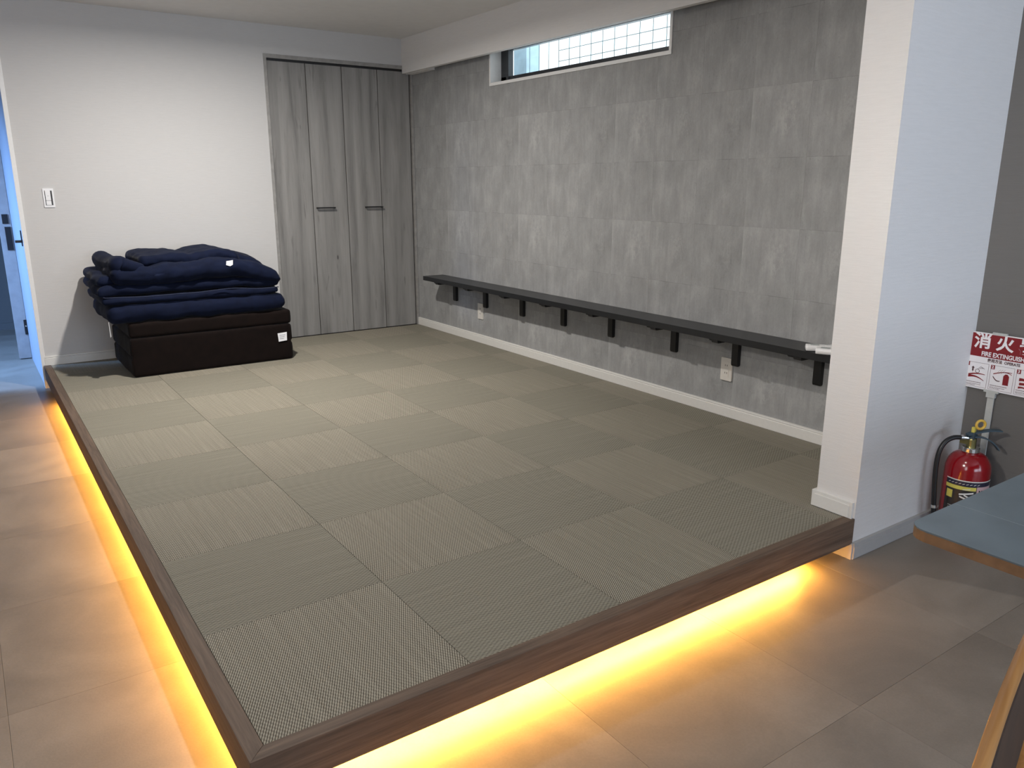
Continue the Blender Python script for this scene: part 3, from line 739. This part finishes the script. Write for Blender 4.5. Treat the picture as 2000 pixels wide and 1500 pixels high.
fold(f3, 'top_fold', M['navy'], 0.485, 1.085, 3.73, 4.26, 0.655, 0.722, rad=0.032, puff=0.006, wr=0.007, seed=37, nx=50, ny=30, nz=10, ex=arch)
fold(f3, 'back_fold', M['navy'], 0.95, 1.26, 3.80, 4.26, 0.630, 0.700, rad=0.034, puff=0.012, wr=0.008, seed=43, nx=36, ny=26, nz=8,
     ex=lambda P, w: Vector((P.x, P.y, P.z - 0.06 * max(0, (P.x - 1.05) / 0.2) ** 1.5)))
# rolled left end, a curl seen end on
bm = bmesh.new(); pts = []; rad = []
for k in range(22):
    t = k / 21; pts.append((0.355 + 0.014 * math.sin(t * 5) + 0.11 * max(0, 0.12 - t), 3.640 + 0.62 * t, 0.668 + 0.010 * math.sin(t * 7 + 1) - 0.03 * max(0, 0.2 - t)))
    rad.append(0.056 * (math.sin(min(1, (t + 0.02) / 0.10) * PI / 2) ** 0.6) * (1 if t < 0.95 else 0.7))
tube(bm, pts, rad, 20)
for v in bm.verts: v.co += Vector((noise.noise(v.co * 14), 0, noise.noise(v.co * 14 + Vector((5, 0, 0))))) * 0.006
o = link('rolled_end', bm, M['navy'], f3, smooth=True); rel(o, f3)
bm = bmesh.new(); pts = []
for k in range(16):
    t = k / 15; pts.append((0.37 + 0.13 * t, 3.648 + 0.05 * t, 0.692 - 0.030 * t - 0.012 * math.sin(t * PI)))
tube(bm, pts, [0.034 * math.sin(PI * min(1, 0.25 + t / 15 * 0.75)) ** 0.5 + 0.004 for t in range(16)], 14)
o = link('rolled_flap', bm, M['navy'], f3, smooth=True); rel(o, f3)
bm = bmesh.new(); prism(bm, [(0, 0), (0.040, 0.004), (0.037, -0.024), (0.020, -0.032), (-0.004, -0.024)], lambda u, v, d: (0.962 + u, 3.622 - d + v * 0.1, 0.676 + v), 0, 0.0016)
o = link('care_tag', bm, M['care'], f3); rel(o, f3)

# ------------------------------------------------------------------ text helper
def text_mesh(s, size, align='CENTER', bold=0.0, ext=0.0004):
    c = bpy.data.curves.new('lettering', 'FONT'); c.body = s; c.size = size; c.align_x = align; c.align_y = 'CENTER'
    c.extrude = ext; c.offset = bold; c.resolution_u = 3
    o = bpy.data.objects.new('tmp_text', c); COL.objects.link(o)
    dg = bpy.context.evaluated_depsgraph_get(); dg.update()
    me = bpy.data.meshes.new_from_object(o.evaluated_get(dg)); bpy.data.objects.remove(o)
    me.materials.clear(); return me

# ------------------------------------------------------------------ extinguisher sign on its stand
SW, SH = 0.278, 0.216
sg = empty('fire_extinguisher_sign', (2.735, -0.022 - SW / 2, 0.496)); tag(sg, 'red and white fire extinguisher sign on a pale stand against the charcoal wall', 'sign')
# local frame: u to the right (= -Y), v up, d towards the room (= -X)
def sp(u, v, d): return (-d, -u, v)
bm = bmesh.new(); prism(bm, rrect(SW, SH, 0.006), sp, -0.001, 0.002); link('plate', bm, M['sign_white'], sg)
bm = bmesh.new(); z1 = SH / 2 - 0.004; prism(bm, [(-SW / 2 + 0.005, z1 - 0.088), (SW / 2 - 0.005, z1 - 0.088), (SW / 2 - 0.005, z1), (-SW / 2 + 0.005, z1)], sp, 0.002, 0.0023)
rb = link('red_band', bm, M['sign_red'], sg)
def put(me, mat, u, v, d, parent, name='lettering', sx=1.0):
    me.materials.append(mat)
    o = bpy.data.objects.new(name, me); COL.objects.link(o); o.parent = parent
    o.matrix_local = Matrix(((0, 0, -1, -d), (-1, 0, 0, -u), (0, 1, 0, v), (0, 0, 0, 1))) @ Matrix.Diagonal((sx, 1, 1, 1)); return o
for ch, u in (('消', -0.083), ('火', -0.004), ('器', 0.075)):
    put(text_mesh(ch, 0.062, bold=0.0016), M['sign_white'], u, z1 - 0.031, 0.0027, rb)
put(text_mesh('FIRE EXTINGUISHER', 0.0235, bold=0.0006), M['sign_white'], 0.004, z1 - 0.076, 0.0027, rb, sx=0.82)
put(text_mesh('使用方法  OPERATE', 0.0145, bold=0.0003), M['sign_black'], 0.0, z1 - 0.098, 0.0027, sg, sx=0.9)
pw = 0.083; ph = 0.094; pz = -SH / 2 + 0.006 + ph / 2
for n_ in range(3):
    uc = -SW / 2 + 0.007 + pw / 2 + n_ * (pw + 0.0075)
    bm = bmesh.new(); t = 0.0009
    for a in ((uc - pw / 2, uc + pw / 2, pz - ph / 2, pz - ph / 2 + t), (uc - pw / 2, uc + pw / 2, pz + ph / 2 - t, pz + ph / 2), (uc - pw / 2, uc - pw / 2 + t, pz - ph / 2, pz + ph / 2), (uc + pw / 2 - t, uc + pw / 2, pz - ph / 2, pz + ph / 2)):
        prism(bm, [(a[0], a[2]), (a[1], a[2]), (a[1], a[3]), (a[0], a[3])], sp, 0.002, 0.0023)
    pan = link('instruction_panel', bm, M['sign_black'], sg)
    bm = bmesh.new(); prism(bm, [(uc - pw / 2, pz + ph / 2 - 0.016), (uc - pw / 2 + 0.014, pz + ph / 2 - 0.016), (uc - pw / 2 + 0.014, pz + ph / 2), (uc - pw / 2, pz + ph / 2)], sp, 0.0022, 0.0025)
    link('number_square', bm, M['sign_red'], pan)
    put(text_mesh(str(n_ + 1), 0.015, bold=0.0004), M['sign_white'], uc - pw / 2 + 0.007, pz + ph / 2 - 0.008, 0.0030, pan)
    red = bmesh.new(); blk = bmesh.new()
    def arc(bmx, p0, p1, bulge, w0, w1, mat=None):
        pts = []; n = 9
        for k in range(n + 1):
            s = k / n; x = p0[0] + (p1[0] - p0[0]) * s; y = p0[1] + (p1[1] - p0[1]) * s + bulge * math.sin(PI * s); pts.append((x, y))
        up = [(x, y + (w0 + (w1 - w0) * i / n) / 2) for i, (x, y) in enumerate(pts)]; dn = [(x, y - (w0 + (w1 - w0) * i / n) / 2) for i, (x, y) in enumerate(pts)]
        prism(bmx, dn + up[::-1], sp, 0.002, 0.0024)
    o0 = (uc, pz)
    if n_ == 0:
        arc(red, (uc - 0.028, pz - 0.004), (uc + 0.032, pz + 0.004), 0.004, 0.007, 0.002)
        arc(red, (uc - 0.028, pz - 0.010), (uc + 0.030, pz - 0.020), 0.007, 0.009, 0.002)
        arc(blk, (uc - 0.014, pz + 0.014), (uc - 0.0135, pz + 0.014), 0, 0.016, 0.016)
        prism(blk, [(uc - 0.0165, pz + 0.012), (uc - 0.0115, pz + 0.012), (uc - 0.0115, pz + 0.024), (uc - 0.008, pz + 0.024), (uc - 0.014, pz + 0.031), (uc - 0.020, pz + 0.024), (uc - 0.0165, pz + 0.024)], sp, 0.002, 0.0024)
        ring = [(uc + 0.003 + 0.008 * math.cos(a * PI / 8), pz + 0.014 + 0.008 * math.sin(a * PI / 8)) for a in range(16)]
        for a in range(16):
            p, q = ring[a], ring[(a + 1) % 16]; cx_, cy_ = uc + 0.003, pz + 0.014
            prism(blk, [p, q, (cx_ + (q[0] - cx_) * 0.8, cy_ + (q[1] - cy_) * 0.8), (cx_ + (p[0] - cx_) * 0.8, cy_ + (p[1] - cy_) * 0.8)], sp, 0.002, 0.0024)
        for k in range(4): arc(blk, (uc + 0.003 + k * 0.005, pz + 0.020 + 0.002 * k), (uc + 0.016 + k * 0.004, pz + 0.034 - 0.003 * k), 0.002, 0.0012, 0.0012)
    elif n_ == 1:
        prism(red, [(uc + 0.006, pz - 0.022), (uc + 0.026, pz - 0.022), (uc + 0.026, pz + 0.012), (uc + 0.020, pz + 0.020), (uc + 0.012, pz + 0.020), (uc + 0.006, pz + 0.012)], sp, 0.002, 0.0024)
        arc(red, (uc - 0.030, pz + 0.014), (uc + 0.034, pz + 0.028), 0.004, 0.004, 0.002); arc(red, (uc + 0.010, pz + 0.026), (uc + 0.034, pz + 0.020), 0.002, 0.003, 0.002)
        arc(blk, (uc - 0.030, pz + 0.004), (uc - 0.004, pz - 0.010), -0.006, 0.005, 0.003)
        for k in range(3): arc(blk, (uc - 0.018 + k * 0.007, pz + 0.018), (uc - 0.006 + k * 0.008, pz + 0.034), 0.001, 0.001, 0.001)
    else:
        arc(red, (uc - 0.030, pz + 0.010), (uc + 0.0, pz + 0.006), 0.003, 0.012, 0.006); arc(red, (uc - 0.028, pz - 0.006), (uc - 0.006, pz - 0.004), 0.0, 0.010, 0.008); arc(red, (uc - 0.030, pz - 0.020), (uc + 0.004, pz - 0.024), 0.004, 0.008, 0.002)
        arc(blk, (uc + 0.0, pz + 0.030), (uc + 0.012, pz - 0.006), 0.003, 0.001, 0.001); prism(red, [(uc + 0.016, pz - 0.02), (uc + 0.030, pz - 0.02), (uc + 0.030, pz + 0.02), (uc + 0.016, pz + 0.02)], sp, 0.002, 0.0024)
    link('pictogram', red, M['sign_red'], pan); link('pictogram', blk, M['sign_black'], pan)
    bm = bmesh.new()
    for row, (zz, hh, wmax) in enumerate(((pz - 0.030, 0.0030, 0.058), (pz - 0.037, 0.0018, 0.054), (pz - 0.0415, 0.0018, 0.036))):
        u = uc - pw / 2 + 0.005
        while u < uc - pw / 2 + 0.005 + wmax:
            w_ = random.uniform(0.001, 0.0022) if row == 0 else random.uniform(0.0012, 0.005)
            prism(bm, [(u, zz - hh / 2), (u + w_, zz - hh / 2), (u + w_, zz + hh / 2), (u, zz + hh / 2)], sp, 0.002, 0.0023); u += w_ + 0.0012
    link('small_print', bm, M['sign_black'], pan)
# stand behind the plate
pu = -0.028
def sbox(u0, u1, v0, v1, d0, d1): return (-d1, -d0, -u1, -u0, v0, v1)
link('top_clip', B(sbox(pu - 0.024, pu + 0.026, SH / 2 - 0.002, SH / 2 + 0.006, -0.006, 0.005)), M['stand'], sg)
link('bottom_clip', B(sbox(pu - 0.026, pu + 0.026, -SH / 2 - 0.006, -SH / 2 + 0.003, -0.008, 0.005)), M['stand'], sg)
link('socket', B(sbox(pu - 0.016, pu + 0.016, -SH / 2 - 0.026, -SH / 2 - 0.006, -0.010, 0.004)), M['stand'], sg, bevel=0.001)
link('pole', B(sbox(pu - 0.012, pu + 0.012, FZ - 0.496 + 0.006, SH / 2, -0.008, -0.002)), M['stand'], sg, bevel=0.001)
link('foot', B(sbox(pu - 0.07, pu + 0.07, FZ - 0.496, FZ - 0.496 + 0.006, -0.008, 0.20)), M['stand'], sg, bevel=0.001)

# ------------------------------------------------------------------ fire extinguisher
ex = empty('fire_extinguisher', (2.600, -0.150, FZ + 0.006)); tag(ex, 'red fire extinguisher with black hose standing under its sign', 'fire extinguisher')
bm = bmesh.new()
prof = [(0.0001, 0.0), (0.066, 0.0), (0.074, 0.006), (0.077, 0.016), (0.077, 0.252)]
for k in range(1, 11):
    a = k / 10 * PI / 2; prof.append((0.024 + 0.053 * math.cos(a) ** 0.9 if k < 10 else 0.024, 0.252 + 0.070 * math.sin(a)))
prof += [(0.024, 0.327), (0.0001, 0.327)]
lathe(bm, prof, 48); link('cylinder', bm, M['red'], ex, smooth=True)
for f in ex.children[0].data.polygons: f.use_smooth = True
bm = bmesh.new(); lathe(bm, [(0.0001, 0.297), (0.030, 0.297), (0.031, 0.300), (0.031, 0.313), (0.028, 0.316), (0.0001, 0.316)], 20); link('collar', bm, M['chrome'], ex)
bm = bmesh.new(); lathe(bm, [(0.0001, 0.316), (0.016, 0.316), (0.016, 0.345), (0.012, 0.352), (0.0001, 0.352)], 14); box(bm, -0.014, 0.014, -0.006, 0.036, 0.325, 0.343); link('valve', bm, M['brass'], ex)
# facing camera: local right of the picture is -Y mostly
def dirv(u, v, z): # u right in view, v towards room
    rx, ry = 0.822, -0.569
    return (rx * u - 0.569 * v, ry * u - 0.822 * v, z)
bm = bmesh.new(); tube(bm, [dirv(-0.012, 0, 0.350), dirv(-0.034, 0, 0.352), dirv(-0.044, 0.0, 0.352)], [0.009, 0.010, 0.009], 12); hf = link('hose_fitting', bm, M['chrome'], ex, smooth=False)
hose = [dirv(-0.040, 0, 0.352), dirv(-0.070, 0.002, 0.352), dirv(-0.098, 0.004, 0.338), dirv(-0.117, 0.006, 0.305), dirv(-0.124, 0.008, 0.255), dirv(-0.123, 0.010, 0.19), dirv(-0.118, 0.012, 0.12), dirv(-0.112, 0.012, 0.06), dirv(-0.108, 0.012, 0.012)]
def smooth_path(P, n=6):
    out = []; P = [Vector(p) for p in P]
    for i in range(len(P) - 1):
        a, b, c, d = P[max(0, i - 1)], P[i], P[i + 1], P[min(len(P) - 1, i + 2)]
        for k in range(n):
            t = k / n; out.append(0.5 * ((2 * b) + (-a + c) * t + (2 * a - 5 * b + 4 * c - d) * t * t + (-a + 3 * b - 3 * c + d) * t ** 3))
    return out + [P[-1]]
bm = bmesh.new(); tube(bm, smooth_path(hose), 0.0088, 12); hz = link('hose', bm, M['rubber'], ex, smooth=True)
bm = bmesh.new(); tube(bm, [dirv(-0.1135, 0.012, 0.078), dirv(-0.1145, 0.012, 0.090)], 0.0105, 12); link('hose_band', bm, M['chrome'], ex)
# levers
def lever(pts, w, t, name):
    bm = bmesh.new(); P = smooth_path(pts, 4); A = []
    n_ = Vector(dirv(0, 1, 0)).normalized()
    for i, p in enumerate(P):
        up = Vector((0, 0, 1)); A.append([bm.verts.new(p + n_ * (s * w / 2) + up * (q * t / 2)) for s, q in ((-1, -1), (1, -1), (1, 1), (-1, 1))])
    for i in range(len(A) - 1):
        for k in range(4): bm.faces.new((A[i][k], A[i][(k + 1) % 4], A[i + 1][(k + 1) % 4], A[i + 1][k]))
    bm.faces.new(A[0][::-1]); bm.faces.new(A[-1]); return link(name, bm, M['blue_lever'], ex)
lever([dirv(-0.022, 0.002, 0.364), dirv(0.010, 0.002, 0.372), (Vector(dirv(0.060, 0.002, 0.380))), dirv(0.103, 0.002, 0.378)], 0.020, 0.006, 'upper_lever')
lever([dirv(-0.016, 0.002, 0.354), dirv(0.020, 0.002, 0.356), dirv(0.055, 0.002, 0.346), dirv(0.084, 0.002, 0.325), dirv(0.102, 0.002, 0.304)], 0.020, 0.006, 'carry_lever')
bm = bmesh.new(); box(bm, -0.012, 0.012, -0.012, 0.012, 0.345, 0.372); link('lever_mount', bm, M['blue_lever'], ex, bevel=0.002)
bm = bmesh.new(); c0 = Vector(dirv(0.022, 0.004, 0.402)); ux = Vector(dirv(1, 0, 0)); tube(bm, [c0 + ux * 0.016 * math.cos(a * PI / 10) + Vector((0, 0, 0.016)) * math.sin(a * PI / 10) for a in range(20)], 0.0050, 10, closed=True)
pr = link('safety_pin_ring', bm, M['yellow'], ex, smooth=True)
bm = bmesh.new(); box(bm, -0.006, 0.006, -0.006, 0.006, 0.372, 0.392); link('seal', bm, M['lab_yellow'], ex, (dirv(0.002, 0, 0)), bevel=0.001)
# printed label wrapped on the cylinder
AC = math.atan2(-0.822, -0.569)      # azimuth facing the camera, from the extinguisher
def wrap(a0, a1, z0, z1, rr=0.0776, seg=10):
    bm = bmesh.new(); lathe(bm, [(rr, z0), (rr, z1)], max(2, int(seg * abs(a1 - a0))), a0=AC + a0, a1=AC + a1)
    return bm
lab = link('label', wrap(-1.45, 1.55, 0.030, 0.205, 0.0774, 12), M['lab_black'], ex)
# negative angle offset is the left side in view
for a0, a1, za, zb, mt_, rr in ((-1.45, 1.55, 0.201, 0.205, 'lab_white', 0.0777), (-1.40, 0.75, 0.184, 0.199, 'lab_navy', 0.0777), (-1.45, -0.05, 0.168, 0.182, 'lab_yellow', 0.0777),
                            (-0.02, 0.86, 0.096, 0.184, 'lab_pink', 0.0778), (-0.02, 0.90, 0.030, 0.094, 'lab_white', 0.0778), (0.90, 1.5, 0.040, 0.190, 'lab_white', 0.07755),
                            (-1.35, -1.05, 0.130, 0.160, 'lab_yellow', 0.0777)):
    link('label_field', wrap(a0, a1, za, zb, rr), M[mt_], lab)
bm = bmesh.new()
def lab_strip(u0, z0, u1, z1, w, rr=0.0784):
    n = 8; vs = []
    for k in range(n + 1):
        s = k / n; a = AC + u0 + (u1 - u0) * s; z = z0 + (z1 - z0) * s
        vs.append((bm.verts.new((rr * math.cos(a), rr * math.sin(a), z - w / 2)), bm.verts.new((rr * math.cos(a), rr * math.sin(a), z + w / 2))))
    for k in range(n): bm.faces.new((vs[k][0], vs[k + 1][0], vs[k + 1][1], vs[k][1]))
for (u0, z0, u1, z1, w) in ((-0.75, 0.150, -0.15, 0.160, 0.006), (-0.72, 0.142, -0.40, 0.134, 0.006), (-0.55, 0.150, -0.10, 0.132, 0.006), (-0.50, 0.104, -0.22, 0.104, 0.030), (-0.72, 0.118, -0.22, 0.120, 0.006),
                            (-0.42, 0.062, -0.22, 0.062, 0.022), (-0.62, 0.170, -0.30, 0.174, 0.003)): lab_strip(u0, z0, u1, z1, w)
for k in range(7): lab_strip(-1.2 + 0.02 * k, 0.100 - k * 0.008, -0.62, 0.100 - k * 0.008, 0.0016)
for k in range(9): lab_strip(-1.3 + k * 0.16, 0.190, -1.20 + k * 0.16, 0.193, 0.0022)
link('label_marks', bm, M['lab_white'], lab)
bm = bmesh.new()
for k in range(6): lab_strip(0.08 + k * 0.12, 0.168, 0.14 + k * 0.12, 0.168, 0.006, 0.0782)
lab_strip(0.05, 0.156, 0.80, 0.156, 0.0012, 0.0782); lab_strip(0.05, 0.128, 0.50, 0.120, 0.0012, 0.0782)
link('label_marks', bm, M['lab_black'], lab)
bm = bmesh.new()
for k in range(5): lab_strip(0.0, 0.040 + k * 0.008, 0.45 - k * 0.06, 0.046 + k * 0.010, 0.003, 0.0782)
link('label_marks', bm, M['lab_yellow'], lab)

for c in ex.children:
    if not c.name.startswith('cylinder'): c.location.z += 0.026

# ------------------------------------------------------------------ table at the right edge
tb = empty('dining_table', (1.75, -1.35, FZ)); tag(tb, 'slate grey topped table with wooden edge at the right side', 'table')
TX0, TY1, TZ = 0.950, -0.789, 0.550
def tl(x, y, z): return (x - 1.75, y + 1.35, z - FZ)
def rect_top(x0, x1, y0, y1, z0, z1, r):
    bm = bmesh.new(); poly = []
    for cx_, cy_, a, rr in ((x1 - r, y1 - r, 0, r), (x0 + r, y1 - r, 90, r), (x0 + r, y0 + r, 180, r), (x1 - r, y0 + r, 270, r)):
        for k in range(7):
            t = math.radians(a + 90 * k / 6); poly.append((cx_ + rr * math.cos(t), cy_ + rr * math.sin(t)))
    prism(bm, poly, lambda u, v, d: tl(u, v, d), z0, z1); return bm
link('tabletop_edge', rect_top(TX0, 2.55, -1.70, TY1, TZ - 0.022, TZ - 0.003, 0.035), M['table_edge'], tb, bevel=0.001)
link('tabletop', rect_top(TX0, 2.55, -1.70, TY1, TZ - 0.0028, TZ, 0.035), M['table_top'], tb)
link('seam', B(tuple(v for v in (1.117 - 1.75, 1.1182 - 1.75, -1.70 + 1.35 + 0.001, TY1 + 1.35 - 0.001, TZ - FZ, TZ - FZ + 0.0003))), M['table_seam'], tb)
for x, y in ((1.55, -1.12), (2.40, -0.95), (1.55, -1.6), (2.40, -1.6)):
    bm = bmesh.new(); tube(bm, [tl(x, y, FZ), tl(x, y, TZ - 0.022)], [0.016, 0.022], 16); link('leg', bm, M['oak'], tb, smooth=True)
link('apron', B((1.53 - 1.75, 2.42 - 1.75, -1.62 + 1.35, -0.97 + 1.35, TZ - FZ - 0.08, TZ - FZ - 0.022)), M['oak_dark'], tb)

# ------------------------------------------------------------------ chair whose backrest enters at the lower right
ch = empty('wooden_chair', (0.60, -1.30, FZ), math.radians(15)); tag(ch, 'wooden chair with curved plywood backrest cut off by the lower right corner', 'chair')
# local frame: x along the backrest, y backwards (away from the sitter), chair faces -y
import mathutils
Mi = (Matrix.Translation((0.60, -1.30, FZ)) @ Matrix.Rotation(math.radians(15), 4, 'Z')).inverted()
def cl(x, y, z): return Mi @ Vector((x, y, z))
A_, B_ = Vector((0.282, -1.213, 0.598)), Vector((0.782, -1.080, 0.598))
def backrest():
    bm = bmesh.new(); N = 28; Kz = 8; out = []
    nrm = Vector((-(B_ - A_).y, (B_ - A_).x, 0)).normalized()      # away from the sitter
    for i in range(N + 1):
        s = i / N; base = A_.lerp(B_, s) + nrm * (0.005 * math.sin(PI * s) - 0.002)
        drop = 0.235 * (1 - 0.55 * abs(2 * s - 1) ** 3); ring = []
        prof = []
        for k in range(Kz + 1): prof.append((0.0075 * math.cos(k * PI / Kz), 0.0075 * math.sin(k * PI / Kz)))
        rng = [(n_, z_) for n_, z_ in prof] + [(-0.0075, -drop), (0.0, -drop - 0.006), (0.0075, -drop)]
        top = -0.009 - 0.012 * max(0, abs(2 * s - 1) - 0.93) / 0.07
        for n_, z_ in rng:
            ring.append(bm.verts.new(cl(*(base + nrm * n_ + Vector((0, 0, z_ + (top if z_ >= 0 else 0)))))))
        out.append(ring)
    L = len(out[0])
    for i in range(N):
        for k in range(L): bm.faces.new((out[i][k], out[i][(k + 1) % L], out[i + 1][(k + 1) % L], out[i + 1][k]))
    bm.faces.new(out[0][::-1]); bm.faces.new(out[-1]); return bm
o = link('backrest', backrest(), M['oak'], ch, smooth=True)
def veneer():
    bm = bmesh.new(); N = 28; nrm = Vector((-(B_ - A_).y, (B_ - A_).x, 0)).normalized(); rows = []
    for i in range(N + 1):
        s = 0.02 + 0.96 * i / N; base = A_.lerp(B_, s) + nrm * (0.005 * math.sin(PI * s) - 0.002); drop = 0.235 * (1 - 0.55 * abs(2 * s - 1) ** 3)
        rows.append([bm.verts.new(cl(*(base + nrm * n_ + Vector((0, 0, z_))))) for n_, z_ in ((-0.0070, -0.010), (-0.0092, -0.012), (-0.0092, -drop + 0.002), (-0.0070, -drop))])
    for i in range(N):
        for k in range(4): bm.faces.new((rows[i][k], rows[i][(k + 1) % 4], rows[i + 1][(k + 1) % 4], rows[i + 1][k]))
    bm.faces.new(rows[0][::-1]); bm.faces.new(rows[-1]); return bm
link('front_veneer', veneer(), M['oak_dark'], ch)
for s_ in (-0.20, 0.275):
    bm = bmesh.new(); p = (A_ + B_) / 2; ax = (B_ - A_).normalized(); nr = Vector((-ax.y, ax.x, 0))
    b0 = p + ax * s_ + nr * 0.012
    tube(bm, [cl(b0.x, b0.y, 0.50), cl(b0.x - nr.x * 0.02, b0.y - nr.y * 0.02, 0.28), cl(b0.x + nr.x * 0.01, b0.y + nr.y * 0.01, FZ)], [0.012, 0.016, 0.011], 12); link('leg', bm, M['oak'], ch, smooth=True)
    b1 = p + ax * s_ - nr * 0.40
    bm = bmesh.new(); tube(bm, [cl(b1.x, b1.y, 0.275), cl(b1.x - nr.x * 0.02, b1.y - nr.y * 0.02, FZ)], [0.016, 0.011], 12); link('leg', bm, M['oak'], ch, smooth=True)
p = (A_ + B_) / 2; nr = Vector((-(B_ - A_).y, (B_ - A_).x, 0)).normalized(); c_ = cl(*(p - nr * 0.21)); c_.z = 0.29 - FZ
bm = bmesh.new(); prism(bm, rrect(0.42, 0.42, 0.05), lambda u, v, d: (c_.x + u, c_.y + v, d), 0.275 - FZ, 0.295 - FZ)
link('seat', bm, M['oak'], ch, bevel=0.002)
